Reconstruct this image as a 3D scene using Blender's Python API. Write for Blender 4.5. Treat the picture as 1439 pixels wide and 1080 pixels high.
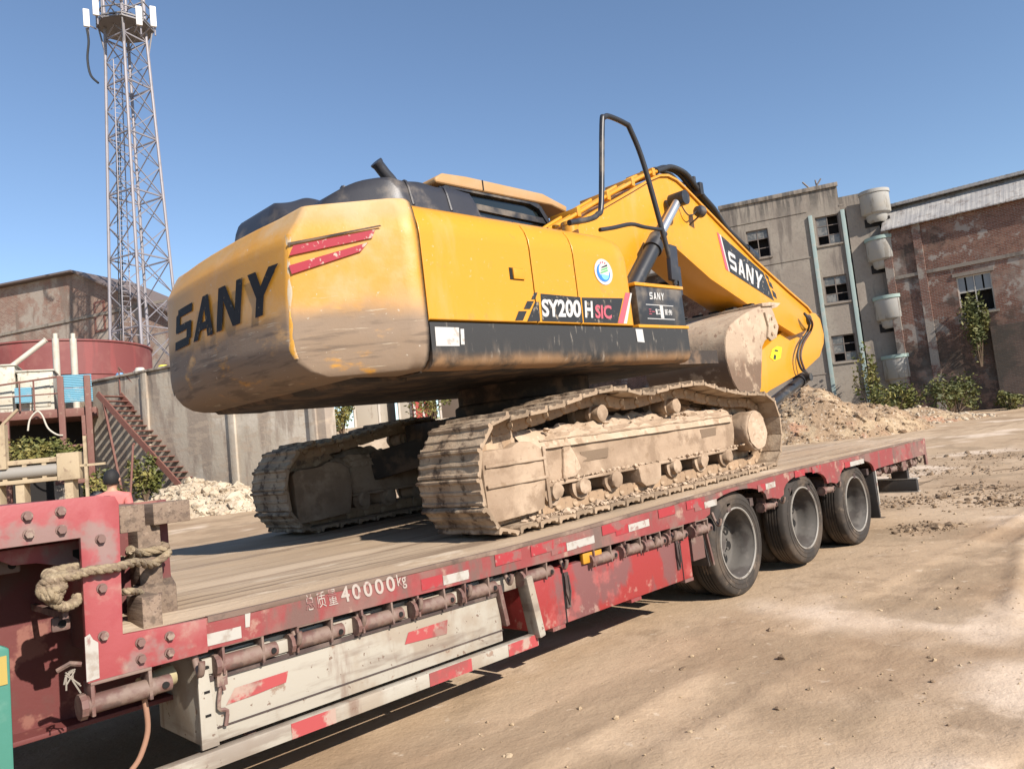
import bpy, bmesh, math, random
from mathutils import Vector, Matrix, noise
random.seed(7)
for o in list(bpy.data.objects): bpy.data.objects.remove(o)
scene = bpy.context.scene
COL = scene.collection
R = math.radians

# ------------------------------------------------------------------ camera
CAM = Vector((-5.9754, -3.3286, 1.4515))
YAW, PITCH, ROLL, FPX = R(44.3373), R(4.6947), R(-5.8652), 1067.52
_f = Vector((math.cos(YAW)*math.cos(PITCH), math.sin(YAW)*math.cos(PITCH), math.sin(PITCH)))
_r0 = Vector((math.sin(YAW), -math.cos(YAW), 0)); _u0 = _r0.cross(_f)
_r = math.cos(ROLL)*_r0 + math.sin(ROLL)*_u0
_u = -math.sin(ROLL)*_r0 + math.cos(ROLL)*_u0
cd = bpy.data.cameras.new('camera'); cam = bpy.data.objects.new('camera', cd); COL.objects.link(cam)
cd.sensor_fit = 'HORIZONTAL'; cd.sensor_width = 36; cd.lens = 36*FPX/1439
cd.clip_start = 0.05; cd.clip_end = 3000
cam.matrix_world = Matrix(((_r.x, _u.x, -_f.x, CAM.x), (_r.y, _u.y, -_f.y, CAM.y), (_r.z, _u.z, -_f.z, CAM.z), (0, 0, 0, 1)))
scene.camera = cam
scene.render.resolution_x = 1024; scene.render.resolution_y = 768

# ------------------------------------------------------------------ sky and sun
SUN_FROM = Vector((-0.09, -1.5, 1.02)).normalized()
w = bpy.data.worlds.new('World'); scene.world = w; w.use_nodes = True
nt = w.node_tree; nt.nodes.clear()
sky = nt.nodes.new('ShaderNodeTexSky'); sky.sky_type = 'NISHITA'; sky.sun_disc = False
sky.sun_elevation = math.asin(SUN_FROM.z); sky.sun_rotation = math.atan2(SUN_FROM.x, SUN_FROM.y)
sky.altitude = 1800; sky.air_density = 1.15; sky.dust_density = 0.05; sky.ozone_density = 2.0
bg = nt.nodes.new('ShaderNodeBackground'); bg.inputs['Strength'].default_value = 0.095
wo = nt.nodes.new('ShaderNodeOutputWorld')
nt.links.new(sky.outputs[0], bg.inputs[0]); nt.links.new(bg.outputs[0], wo.inputs[0])
sd = bpy.data.lights.new('sun', 'SUN'); sd.energy = 4.6; sd.angle = R(0.53); sd.color = (1.0, 0.92, 0.83)
so = bpy.data.objects.new('sun', sd); COL.objects.link(so)
so.rotation_euler = SUN_FROM.to_track_quat('Z', 'Y').to_euler(); so.location = (-20, -60, 45)
vs = scene.view_settings
vs.view_transform = 'Standard'; vs.look = 'None'; vs.gamma = 1; vs.exposure = 0.85; vs.use_curve_mapping = False
scene.render.engine = 'CYCLES'

# ------------------------------------------------------------------ pixel helpers (photo pixels -> directions)
def ray(px, py):
    return _f + _r*((px-719.5)/FPX) - _u*((py-540)/FPX)
def AT(px, py, d): return CAM + ray(px, py)*d
def WP(px, py, axis, val):
    v = ray(px, py); return CAM + v*((val-CAM[axis])/v[axis])
# excavator frame
EP = Vector((-0.7664, 1.5982, 0.948)); EYAW, ETILT = R(-0.14), R(1.3566)
EM = Matrix.Translation(EP) @ Matrix.Rotation(EYAW, 4, 'Z') @ Matrix.Rotation(-ETILT, 4, 'Y')
EMI = EM.inverted()
def EPL(px, py, n, p0):            # pixel onto plane (normal n, point p0) of the excavator frame
    c = EMI @ CAM; v = EMI.to_3x3() @ ray(px, py); n = Vector(n)
    return c + v*((Vector(p0)-c).dot(n)/v.dot(n))
def gz(x, y):                      # height of the yard
    t = (x-CAM.x)*math.cos(YAW) + (y-CAM.y)*math.sin(YAW)
    s = max(0.0, min(t, 70)-10)
    return 0.034*s*s/(s+4) if s > 0 else 0.0

# ------------------------------------------------------------------ mesh builder
class MB:
    def __init__(s): s.v = []; s.f = []; s.mi = []
    def add(s, vs, fs, m=0):
        o = len(s.v); s.v += [tuple(p) for p in vs]; s.f += [tuple(i+o for i in q) for q in fs]; s.mi += [m]*len(fs); return s
    def box(s, x0, x1, y0, y1, z0, z1, m=0):
        return s.add([(x0,y0,z0),(x1,y0,z0),(x1,y1,z0),(x0,y1,z0),(x0,y0,z1),(x1,y0,z1),(x1,y1,z1),(x0,y1,z1)],
              [(0,3,2,1),(4,5,6,7),(0,1,5,4),(1,2,6,5),(2,3,7,6),(3,0,4,7)], m)
    def obox(s, c, size, rot=None, m=0):
        c = Vector(c); hx, hy, hz = [a/2 for a in size]; P = []
        for z in (-hz, hz):
            for x, y in ((-hx,-hy),(hx,-hy),(hx,hy),(-hx,hy)):
                p = Vector((x,y,z)); P.append(c + (rot @ p if rot else p))
        return s.add(P, [(0,3,2,1),(4,5,6,7),(0,1,5,4),(1,2,6,5),(2,3,7,6),(3,0,4,7)], m)
    def beam(s, p, q, w, h=None, m=0, up=(0,0,1)):
        p, q = Vector(p), Vector(q); h = h or w; d = (q-p); L = d.length; d.normalize(); up = Vector(up)
        if abs(d.dot(up)) > .98: up = Vector((1,0,0))
        a = d.cross(up).normalized(); b = a.cross(d)
        return s.obox((p+q)/2, (L, w, h), Matrix((d, a, b)).transposed(), m)
    def prism(s, poly, axis, a, b, m=0):
        n = len(poly)
        def P(u, t): return (u[0],t,u[1]) if axis == 'y' else ((t,u[0],u[1]) if axis == 'x' else (u[0],u[1],t))
        vs = [P(u,a) for u in poly] + [P(u,b) for u in poly]
        return s.add(vs, [tuple(range(n)), tuple(range(2*n-1, n-1, -1))] + [(i,(i+1)%n,n+(i+1)%n,n+i) for i in range(n)], m)
    def loft(s, rings, close=True, cap=True, m=0):
        n = len(rings[0]); vs = [p for r in rings for p in r]; fs = []
        for k in range(len(rings)-1):
            for i in range(n if close else n-1):
                j = (i+1) % n; fs.append((k*n+i, k*n+j, (k+1)*n+j, (k+1)*n+i))
        if cap and close: fs += [tuple(range(n-1,-1,-1)), tuple((len(rings)-1)*n+i for i in range(n))]
        return s.add(vs, fs, m)
    def tube(s, pts, r, n=8, m=0, cap=True):
        pts = [Vector(p) for p in pts]; rings = []; prev = None
        for i, p in enumerate(pts):
            d = (pts[min(i+1,len(pts)-1)] - pts[max(i-1,0)]).normalized()
            if prev is None:
                a = d.cross(Vector((0,0,1)) if abs(d.z) < .9 else Vector((1,0,0))).normalized()
            else: a = (prev - d*prev.dot(d)).normalized()
            prev = a; b = d.cross(a); rr = r[i] if isinstance(r, (list,tuple)) else r
            rings.append([p + (a*math.cos(2*math.pi*k/n) + b*math.sin(2*math.pi*k/n))*rr for k in range(n)])
        return s.loft(rings, True, cap, m)
    def cyl(s, p, q, r, n=20, m=0): return s.tube([p, q], r, n, m)
    def lathe(s, c, axis, prof, n=32, m=0, cap=True):      # prof: (radius, position along axis)
        c = Vector(c); rings = []
        for r, t in prof:
            ring = []
            for k in range(n):
                a = 2*math.pi*k/n; x, y = r*math.cos(a), r*math.sin(a)
                ring.append(c + (Vector((x,t,y)) if axis == 'y' else Vector((t,x,y)) if axis == 'x' else Vector((x,y,t))))
            rings.append(ring)
        return s.loft(rings, True, cap, m)
    def mesh(s, name, mats, smooth=35, bev=0, seg=2):
        me = bpy.data.meshes.new(name); me.from_pydata(s.v, [], s.f)
        for m_ in (mats if isinstance(mats, (list,tuple)) else [mats]): me.materials.append(m_)
        me.polygons.foreach_set('material_index', s.mi)
        bm = bmesh.new(); bm.from_mesh(me); bmesh.ops.recalc_face_normals(bm, faces=bm.faces)
        if bev:
            es = [e for e in bm.edges if len(e.link_faces) == 2 and e.calc_face_angle(0) > R(28)]
            bmesh.ops.bevel(bm, geom=es, offset=bev, segments=seg, profile=.6, affect='EDGES', clamp_overlap=True)
        bm.to_mesh(me); bm.free()
        if smooth:
            me.polygons.foreach_set('use_smooth', [True]*len(me.polygons)); me.set_sharp_from_angle(angle=R(smooth))
        return me
    def build(s, name, mats, parent=None, smooth=35, bev=0, seg=2):
        return link(name, s.mesh(name, mats, smooth, bev, seg), parent)
    
def link(name, me, parent=None):
    o = bpy.data.objects.new(name, me); COL.objects.link(o)
    if parent: o.parent = parent
    return o
def tag(o, label=None, cat=None, group=None, kind=None):
    for k, val in (('label', label), ('category', cat), ('group', group), ('kind', kind)):
        if val: o[k] = val
    return o
def empty(name, loc=(0,0,0), rz=0):
    o = bpy.data.objects.new(name, None); COL.objects.link(o); o.location = loc; o.rotation_euler = (0,0,rz); o.empty_display_size = .2; return o
def copy_tree(o, parent=None):
    c = o.copy(); COL.objects.link(c)
    if parent: c.parent = parent
    for ch in [q for q in bpy.data.objects if q.parent == o]: copy_tree(ch, c)
    return c
def sst(a, b, x):
    t = min(1, max(0, (x-a)/(b-a))); return t*t*(3-2*t)
def spline(pts, n):                # Catmull-Rom through points
    pts = [Vector(p) for p in pts]; out = []
    for i in range(len(pts)-1):
        a, b, c, d = pts[max(i-1,0)], pts[i], pts[i+1], pts[min(i+2,len(pts)-1)]
        for k in range(n):
            t = k/n; out.append(.5*((2*b)+(c-a)*t+(2*a-5*b+4*c-d)*t*t+(3*b-a-3*c+d)*t**3))
    out.append(pts[-1]); return out
def displace(me, amp, scale, seed=0):
    off = Vector((seed*3.1, seed*1.7, seed*2.3)); ns = [v.normal.copy() for v in me.vertices]
    for v, nn in zip(me.vertices, ns): v.co += nn*amp*noise.noise(v.co*scale+off)

def rock_proto(seed, sub=1):
    bm = bmesh.new(); bmesh.ops.create_icosphere(bm, subdivisions=sub, radius=1)
    sx, sy, sz = random.uniform(.7,1.2), random.uniform(.6,1.1), random.uniform(.45,.85)
    for v in bm.verts:
        k = 1+.55*noise.noise(v.co*1.1+Vector((seed*4.7,seed*2.1,0))); v.co = Vector((v.co.x*sx*k, v.co.y*sy*k, v.co.z*sz*k))
    vs_ = [v.co.copy() for v in bm.verts]; fs = [tuple(q.index for q in f.verts) for f in bm.faces]; bm.free(); return vs_, fs
ROCKS = [rock_proto(k) for k in range(14)]
def scatter(mb, n, posf, sizef):
    for _ in range(n):
        p = posf()
        if p is None: continue
        s_ = sizef(); vs_, fs = random.choice(ROCKS); q = Matrix.Rotation(random.uniform(0,6.3),3,'Z') @ Matrix.Rotation(random.uniform(-.5,.5),3,'X')
        mb.add([Vector(p)+(q @ v)*s_ for v in vs_], fs)
def roughen(o, cuts, amp, scale, seed=0):
    bm = bmesh.new(); bm.from_mesh(o.data); bmesh.ops.triangulate(bm, faces=[f for f in bm.faces if len(f.verts) > 4])
    for _ in range(cuts):
        es = [e for e in bm.edges if e.calc_length() > .05]
        if es: bmesh.ops.subdivide_edges(bm, edges=es, cuts=1, use_grid_fill=True)
    bm.normal_update(); off = Vector((seed*3.1,seed*1.7,seed))
    for v, d in [(v, v.normal*amp*(noise.noise(v.co*scale+off)+.5*noise.noise(v.co*scale*2.7+off))) for v in bm.verts]: v.co += d
    bm.to_mesh(o.data); bm.free(); o.data.polygons.foreach_set('use_smooth', [True]*len(o.data.polygons)); o.data.set_sharp_from_angle(angle=R(50))
# ------------------------------------------------------------------ materials
def ramp2(nt, sock, lo, hi):
    n = nt.nodes.new('ShaderNodeMapRange'); n.interpolation_type = 'SMOOTHSTEP'
    n.inputs['From Min'].default_value = lo; n.inputs['From Max'].default_value = hi
    nt.links.new(sock, n.inputs['Value']); return n.outputs[0]
def math_n(nt, op, a, b=None, clamp=False):
    n = nt.nodes.new('ShaderNodeMath'); n.operation = op; n.use_clamp = clamp
    for i, x in enumerate((a, b)):
        if x is None: continue
        if isinstance(x, (int, float)): n.inputs[i].default_value = x
        else: nt.links.new(x, n.inputs[i])
    return n.outputs[0]
def noise_n(nt, co, scale, detail=4, stretch=None, rough=.55, off=0):
    if stretch or off:
        mp = nt.nodes.new('ShaderNodeMapping'); mp.inputs['Scale'].default_value = stretch or (1,1,1)
        mp.inputs['Location'].default_value = (off, off*1.3, off*.7); nt.links.new(co, mp.inputs[0]); co = mp.outputs[0]
    n = nt.nodes.new('ShaderNodeTexNoise'); n.inputs['Scale'].default_value = scale
    n.inputs['Detail'].default_value = detail; n.inputs['Roughness'].default_value = rough
    nt.links.new(co, n.inputs['Vector']); return n.outputs[0]
def mixc(nt, fac, a, b):
    n = nt.nodes.new('ShaderNodeMix'); n.data_type = 'RGBA'
    for sock, x in ((n.inputs[0], fac), (n.inputs[6], a), (n.inputs[7], b)):
        if isinstance(x, (int, float)): sock.default_value = x
        elif isinstance(x, (tuple, list)): sock.default_value = (*x[:3], 1)
        else: nt.links.new(x, sock)
    return n.outputs[2]
_seed = [0]
def MAT(name, base, rough=.6, metal=0, layers=(), bump=None, var=0, spec=.5, brick=None, coat=0, trans=0):
    """layers: (colour, scale, lo, hi, amount[, options: st stretch, z (z_full, z_none), zn wobble, d detail, axis])"""
    m = bpy.data.materials.new(name); m.use_nodes = True; nt = m.node_tree
    bs = nt.nodes['Principled BSDF']; tc = nt.nodes.new('ShaderNodeTexCoord'); co = tc.outputs['Object']
    _seed[0] += 1; sd_ = _seed[0]*3.7
    col = base; hcol = None
    if brick:
        sp = nt.nodes.new('ShaderNodeSeparateXYZ'); nt.links.new(co, sp.inputs[0])
        xy = math_n(nt, 'ADD', sp.outputs[0], sp.outputs[1])
        cb = nt.nodes.new('ShaderNodeCombineXYZ'); nt.links.new(xy, cb.inputs[0]); nt.links.new(sp.outputs[2], cb.inputs[1])
        b = nt.nodes.new('ShaderNodeTexBrick'); nt.links.new(cb.outputs[0], b.inputs['Vector'])
        b.inputs['Color1'].default_value = (*brick[0],1); b.inputs['Color2'].default_value = (*brick[1],1); b.inputs['Mortar'].default_value = (*brick[2],1)
        b.inputs['Scale'].default_value = 1; b.inputs['Brick Width'].default_value = brick[3]; b.inputs['Row Height'].default_value = brick[4]
        b.inputs['Mortar Size'].default_value = brick[5]; b.inputs['Bias'].default_value = 0; col = b.outputs['Color']; hcol = b.outputs['Fac']
    if var:
        oi = nt.nodes.new('ShaderNodeObjectInfo'); hs = nt.nodes.new('ShaderNodeHueSaturation')
        mr = nt.nodes.new('ShaderNodeMapRange'); mr.inputs['To Min'].default_value = 1-var; mr.inputs['To Max'].default_value = 1+var
        nt.links.new(oi.outputs['Random'], mr.inputs[0]); nt.links.new(mr.outputs[0], hs.inputs['Value'])
        if isinstance(col, tuple): hs.inputs['Color'].default_value = (*col[:3],1)
        else: nt.links.new(col, hs.inputs['Color'])
        col = hs.outputs[0]
    rgh = rough
    for i, L in enumerate(layers):
        c, sc, lo, hi, amt = L[:5]; op = L[5] if len(L) > 5 else {}
        nn = noise_n(nt, co, sc, op.get('d', 5), op.get('st'), op.get('r', .6), sd_+i*5.3)
        f = ramp2(nt, math_n(nt, 'ADD', math_n(nt, 'MULTIPLY', nn, 1.7), -.35), lo, hi)
        if 'z' in op:
            sp = nt.nodes.new('ShaderNodeSeparateXYZ'); nt.links.new(co, sp.inputs[0])
            zz = math_n(nt, 'ADD', sp.outputs[op.get('axis', 2)], math_n(nt, 'MULTIPLY', math_n(nt, 'SUBTRACT', noise_n(nt, co, op.get('zs', 2.2), 4, op.get('zst'), .6, sd_+i), .5), op.get('zn', .3)))
            f = math_n(nt, 'MULTIPLY', f, ramp2(nt, zz, op['z'][1], op['z'][0]))
        f = math_n(nt, 'MULTIPLY', f, amt, True)
        col = mixc(nt, f, col, c)
        if 'ro' in op:
            a = rgh; n = nt.nodes.new('ShaderNodeMix'); nt.links.new(f, n.inputs[0])
            if isinstance(a, (int, float)): n.inputs[2].default_value = a
            else: nt.links.new(a, n.inputs[2])
            n.inputs[3].default_value = op['ro']; rgh = n.outputs[0]
    if isinstance(col, tuple): bs.inputs['Base Color'].default_value = (*col[:3],1)
    else: nt.links.new(col, bs.inputs['Base Color'])
    if isinstance(rgh, (int, float)): bs.inputs['Roughness'].default_value = rgh
    else: nt.links.new(rgh, bs.inputs['Roughness'])
    bs.inputs['Metallic'].default_value = metal; bs.inputs['Specular IOR Level'].default_value = spec
    if coat: bs.inputs['Coat Weight'].default_value = coat; bs.inputs['Coat Roughness'].default_value = .12
    if trans: bs.inputs['Transmission Weight'].default_value = trans
    if bump or hcol:
        prev = None
        for sc, dist, *st in (bump or []):
            bn = nt.nodes.new('ShaderNodeBump'); bn.inputs['Strength'].default_value = 1; bn.inputs['Distance'].default_value = dist
            nt.links.new(noise_n(nt, co, sc, 6, st[0] if st else None, .65, sd_), bn.inputs['Height'])
            if prev: nt.links.new(prev, bn.inputs['Normal'])
            prev = bn.outputs[0]
        if hcol:
            bn = nt.nodes.new('ShaderNodeBump'); bn.invert = True; bn.inputs['Distance'].default_value = .02
            nt.links.new(hcol, bn.inputs['Height'])
            if prev: nt.links.new(prev, bn.inputs['Normal'])
            prev = bn.outputs[0]
        nt.links.new(prev, bs.inputs['Normal'])
    return m
MUD = (.50,.375,.25); MUDD = (.22,.15,.095); DUST = (.52,.42,.30); GRIME = (.07,.05,.04)
m_yellow = MAT('yellow_paint', (.55,.242,.010), .40, layers=[((.50,.31,.10),.9,.5,.95,.30,{'ro':.7}),((.42,.33,.2),34,.76,.84,.55,{'ro':.8}),((.30,.17,.05),7,.74,.9,.35),((.45,.33,.18),3,.6,.9,.25,{'st':(1,1,.25)})], bump=[(60,.0006)], coat=.15)
m_cweight = MAT('counterweight_paint', (.54,.242,.012), .45, layers=[((.46,.32,.13),.8,.4,.8,.22,{'ro':.7}),((.40,.29,.16),2.5,.2,.7,.55,{'z':(2.09,1.98),'zn':.04,'ro':.8}),
    (DUST,2.2,.3,.8,.62,{'z':(2.0,2.2),'zn':.1,'axis':2}) if False else (DUST,1.6,.5,.8,.35,{'ro':.7}),
    ((.44,.27,.13),2.0,.3,.7,.7,{'z':(1.45,1.74),'zn':.35,'ro':.7}),
    ((.215,.16,.115),3.5,.12,.40,.93,{'z':(1.42,1.57),'zn':.34,'zs':1.3,'ro':.8,'st':(1,1,2.4)}),
    ((.12,.085,.06),6,.5,.78,.8,{'z':(1.40,1.56),'zn':.22,'ro':.8,'st':(.35,.35,3.2)}),
    ((.45,.38,.28),16,.72,.84,.7,{'z':(1.5,1.66),'zn':.3,'st':(.25,.25,4),'ro':.8}),
    ((.48,.43,.35),26,.80,.86,.7,{'ro':.8})], bump=[(40,.0010),(7,.002)])
m_rubber_black = MAT('black_plastic', (.028,.028,.033), .42, layers=[(DUST,4,.5,.9,.22,{'ro':.7})], bump=[(120,.0006)])
m_black_paint = MAT('black_paint', (.022,.022,.024), .4, layers=[(DUST,3,.5,.9,.25,{'ro':.7})])
m_skirt = MAT('black_skirt_paint', (.030,.028,.026), .5, layers=[((.15,.115,.085),16,.50,.84,.7,{'z':(1.12,1.30),'zn':.16,'st':(1,1,.22),'ro':.8}),((.30,.17,.08),4,.2,.6,.9,{'z':(1.10,1.20),'zn':.09,'ro':.8}),((.3,.26,.21),26,.70,.86,.5,{'st':(1,1,.2)})], bump=[(50,.001)])
m_under = MAT('underside_grime', (.035,.026,.02), .8, layers=[((.16,.10,.06),4,.4,.7,.8)], bump=[(12,.006)])
m_mud = MAT('dried_mud', (.375,.275,.19), .92, layers=[((.45,.345,.25),3,.4,.7,.7),(MUDD,6,.56,.78,.75),((.50,.40,.29),18,.6,.75,.5)], bump=[(9,.012),(45,.004)], var=.06, spec=.2)
m_mudframe = MAT('muddy_steel', (.33,.24,.165), .9, layers=[((.41,.31,.22),2.4,.4,.7,.7),((.19,.13,.085),4,.46,.70,.7),((.24,.17,.115),1.5,.46,.70,.6),(MUDD,9,.66,.84,.7),((.22,.155,.10),30,.68,.84,.55)], bump=[(14,.005),(60,.0025)], spec=.2)
m_shoe = MAT('track_shoe_steel', (.25,.18,.12), .85, layers=[((.40,.305,.21),5,.44,.70,.85),((.07,.045,.03),7,.50,.66,.9),((.34,.25,.09),11,.72,.86,.5)], bump=[(20,.008),(70,.003)], var=.28, spec=.25)
m_link = MAT('track_link_steel', (.30,.20,.12), .8, layers=[((.10,.065,.045),9,.5,.7,.8),(MUD,6,.55,.75,.6)], bump=[(30,.004)], var=.15)
m_bucket = MAT('bucket_steel', (.35,.26,.18), .8, layers=[((.45,.355,.25),3,.4,.7,.7),((.13,.08,.05),4,.28,.48,.93,{'z':(1.08,1.34),'zn':.1}),((.20,.12,.075),13,.62,.80,.8)], bump=[(10,.008),(50,.003)])  # dark lower layer paints the shadow on the bucket shell
m_chrome = MAT('chrome_rod', (.62,.61,.6), .33, .85)
m_glass_dark = MAT('dark_cab_glass', (.012,.016,.016), .06, spec=.7)
m_cabroof = MAT('cab_roof_paint', (.38,.22,.09), .6, layers=[((.36,.27,.18),2,.35,.8,.55,{'ro':.8})])
m_white = MAT('white_print', (.46,.45,.43), .5, layers=[((.4,.36,.3),18,.6,.75,.5)])
m_blackprint = MAT('black_print', (.012,.012,.015), .7, spec=.2, layers=[((.3,.25,.18),26,.74,.82,.6),((.34,.2,.06),6,.76,.84,.6)])
m_decalblack = MAT('black_decal', (.022,.02,.018), .4, layers=[(DUST,20,.64,.76,.4)])
m_pink = MAT('faded_red_print', (.42,.085,.11), .5)
m_red_sticker = MAT('red_reflective_sticker', (.33,.028,.04), .4, layers=[((.50,.42,.33),9,.64,.72,.85),((.5,.42,.34),28,.68,.78,.7)])
m_gap = MAT('dark_gap', (.006,.005,.004), .9)
m_hose = MAT('rubber_hose', (.018,.018,.019), .5)
# ================================================================== EXCAVATOR
EXC = empty('excavator'); EXC.matrix_world = EM
tag(EXC, 'muddy yellow tracked excavator parked on the red trailer deck, bucket folded under its boom', 'excavator')
def xsurf(y, z):                   # rear surface of the counterweight
    pts = [(0,-2.957),(.2,-2.955),(.45,-2.945),(.7,-2.925),(.85,-2.905),(.905,-2.88),(.945,-2.84)]; a = abs(y)
    for (p, q), (r_, s_) in zip(pts, pts[1:]):
        if a <= r_: return q+(s_-q)*(a-p)/(r_-p) + (.012*(z-1.34)/.26 if z < 1.6 else .012+.018*(z-1.6)/.3)
    return -2.84
# -- counterweight
def cw_ring(z, ins, insy):
    half = [(-2.19,1.355),(-2.235,1.353),(-2.275,1.338),(-2.31,1.318),(-2.862,.925),(-2.882,.905),(-2.896,.88),(-2.925,.7),(-2.945,.45),(-2.955,.2)]
    top = sst(1.97, 2.17, z); hh = []
    for i, (x, y) in enumerate(half):
        if i < 4: hh.append((x, y-insy, z))
        elif i < 7: hh.append((x+ins, y+.71*ins-insy*.7, z-.02*top))
        else: hh.append((x+ins, y, z-.035*top))
    return [(x,-y,q) for x, y, q in hh] + [(x,y,q) for x, y, q in reversed(hh)]
mb = MB(); mb.loft([cw_ring(*a) for a in [(1.085,.26,.12),(1.10,.17,.08),(1.14,.09,.04),(1.20,.035,.018),(1.28,.005,.004),(1.34,0,0),(1.6,.012,0),(1.90,.03,.0),(1.945,.038,.002),(1.975,.05,.006),(2.08,.105,.025),(2.15,.14,.05),(2.172,.155,.075),(2.178,.18,.10)]])
CW = mb.build('counterweight', m_cweight, EXC, 60); wn_ = CW.modifiers.new('wn', 'WEIGHTED_NORMAL'); wn_.weight = 80
mb = MB(); mb.prism([(-2.13,1.05),(-2.50,1.06),(-2.55,1.10),(-2.13,1.10)], 'y', -1.0, 1.0)
mb.build('counterweight_base', m_under, CW)
m_edge = MAT('worn_edge_paint', (.50,.25,.03), .6, layers=[((.46,.40,.30),12,.40,.60,.9,{'st':(1,1,.5)}),((.16,.11,.075),9,.52,.70,.9,{'z':(1.45,1.62),'zn':.2})], bump=[(40,.002)])
for sg in (-1,1):
    mb = MB(); rg = []
    for k in range(33):
        z = 1.22+.75*k/32; r_ = cw_ring(z, .03*sst(1.3,1.15,z)+.012*max(0,min(1,(z-1.34)/.26))+.018*max(0,(z-1.6)/.3) if z < 1.93 else .035, 0)
        a, b, c = r_[4], r_[5], r_[6]; wd_ = 1+.9*noise.noise(Vector((z*9,sg*3,0)))
        p = Vector((b[0], b[1]*-1*sg if False else sg*abs(b[1]), z)); n1 = Vector((-.85,sg*.52,0)); t1 = Vector((.52,sg*.85,0)); e_ = .010*wd_
        rg.append([p+n1*.0015+t1*e_*1.6-n1*.006, p+n1*.003, p+n1*.0015-t1*e_*1.6-n1*.006])
    mb.loft(rg, False, False); mb.build('worn_edge', m_edge, CW, 60)
# -- lettering helpers
SANY = {'S':[[(.12,.79),(1,.79),(1,1),(.12,1)],[(0,.44),(.26,.44),(.26,.93),(0,.86)],[(.04,.41),(.96,.41),(.96,.59),(.04,.59)],[(.74,.10),(1,.16),(1,.56),(.74,.56)],[(0,0),(.9,0),(.9,.21),(0,.21)]],
 'A':[[(0,0),(.26,0),(.64,1),(.40,1)],[(.74,0),(1,0),(.68,1),(.42,1)],[(.24,.2),(.76,.2),(.71,.38),(.31,.38)]],
 'N':[[(0,0),(.25,0),(.25,1),(0,1)],[(0.02,1),(.3,1),(.98,0),(.70,0)],[(.75,0),(1,0),(1,1),(.75,1)]],
 'Y':[[(.37,0),(.63,0),(.63,.46),(.37,.46)],[(0,1),(.29,1),(.62,.44),(.38,.40)],[(.71,1),(1,1),(.62,.40),(.38,.44)]]}
def sany(name, fn, mat, parent, slant=.12, gap=.34, depth=.004, sub=4):
    mb = MB(); tot = 4+3*gap; lay = 0
    for i, ch in enumerate('SANY'):
        for q in SANY[ch]:
            lay += 1; rows = []
            for a in range(sub+1):
                t = a/sub; row = []
                for b in range(sub+1):
                    s_ = b/sub
                    lo = Vector(q[0]).lerp(Vector(q[1]), s_); hi = Vector(q[3]).lerp(Vector(q[2]), s_); p = lo.lerp(hi, t)
                    row.append(fn((i*(1+gap)+p.x+slant*p.y)/(tot+slant), p.y, depth+lay*.0004))
                rows.append(row)
            mb.loft(rows, False, False)
    return mb.build(name, mat, parent, 0)
def textmesh(body, bold=.0, shear=0):
    cu = bpy.data.curves.new('t', 'FONT'); cu.body = body; cu.offset = bold; cu.shear = shear; cu.resolution_u = 4
    ob = bpy.data.objects.new('t', cu); COL.objects.link(ob)
    dg = bpy.context.evaluated_depsgraph_get(); me = bpy.data.meshes.new_from_object(ob.evaluated_get(dg))
    vs_ = [v.co.copy() for v in me.vertices]; fs = [tuple(p.vertices) for p in me.polygons]
    bpy.data.objects.remove(ob); bpy.data.meshes.remove(me); bpy.data.curves.remove(cu)
    if not vs_: return [], []
    x0, x1 = min(v.x for v in vs_), max(v.x for v in vs_); y0, y1 = min(v.y for v in vs_), max(v.y for v in vs_)
    return [((v.x-x0)/(x1-x0+1e-9), (v.y-y0)/(y1-y0+1e-9)) for v in vs_], fs
def text(name, body, fn, mat, parent, bold=0, shear=0):
    vs_, fs = textmesh(body, bold, shear); mb = MB(); mb.add([fn(*p) for p in vs_], fs); return mb.build(name, mat, parent, 0)
sany('rear_lettering', lambda u, v, d: (xsurf(.67-1.53*u, 1.525+.285*v) - d, .67-1.53*u, 1.525+.285*v), m_blackprint, CW, .16, .17, .006, 6)
# red stickers on the right rear corner facet
fn_n = Vector((-.395,-.56,0)).normalized()
def facet(px, py, off=.004): return EPL(px, py, fn_n, Vector((-2.31,-1.318,1.6)) + fn_n*off)
for q in ([(412,345),(527,322.5),(523,334),(406.5,359)], [(406,373),(517,340.5),(507,353),(410,385)]):
    mb = MB(); p = [facet(*a, .011) for a in q]; b = [x - fn_n*.02 for x in p]
    mb.add(p+b, [(0,1,2,3),(7,6,5,4)]+[(i,(i+1)%4,4+(i+1)%4,4+i) for i in range(4)]); mb.build('reflective_stripe', m_red_sticker, CW, 0)
mb = MB(); p = [facet(*a, .010) for a in [(404,341),(534,316),(536,318),(404,345)]]; mb.add(p, [(0,1,2,3)]); mb.build('stripe_recess', m_under, CW, 0)

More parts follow.
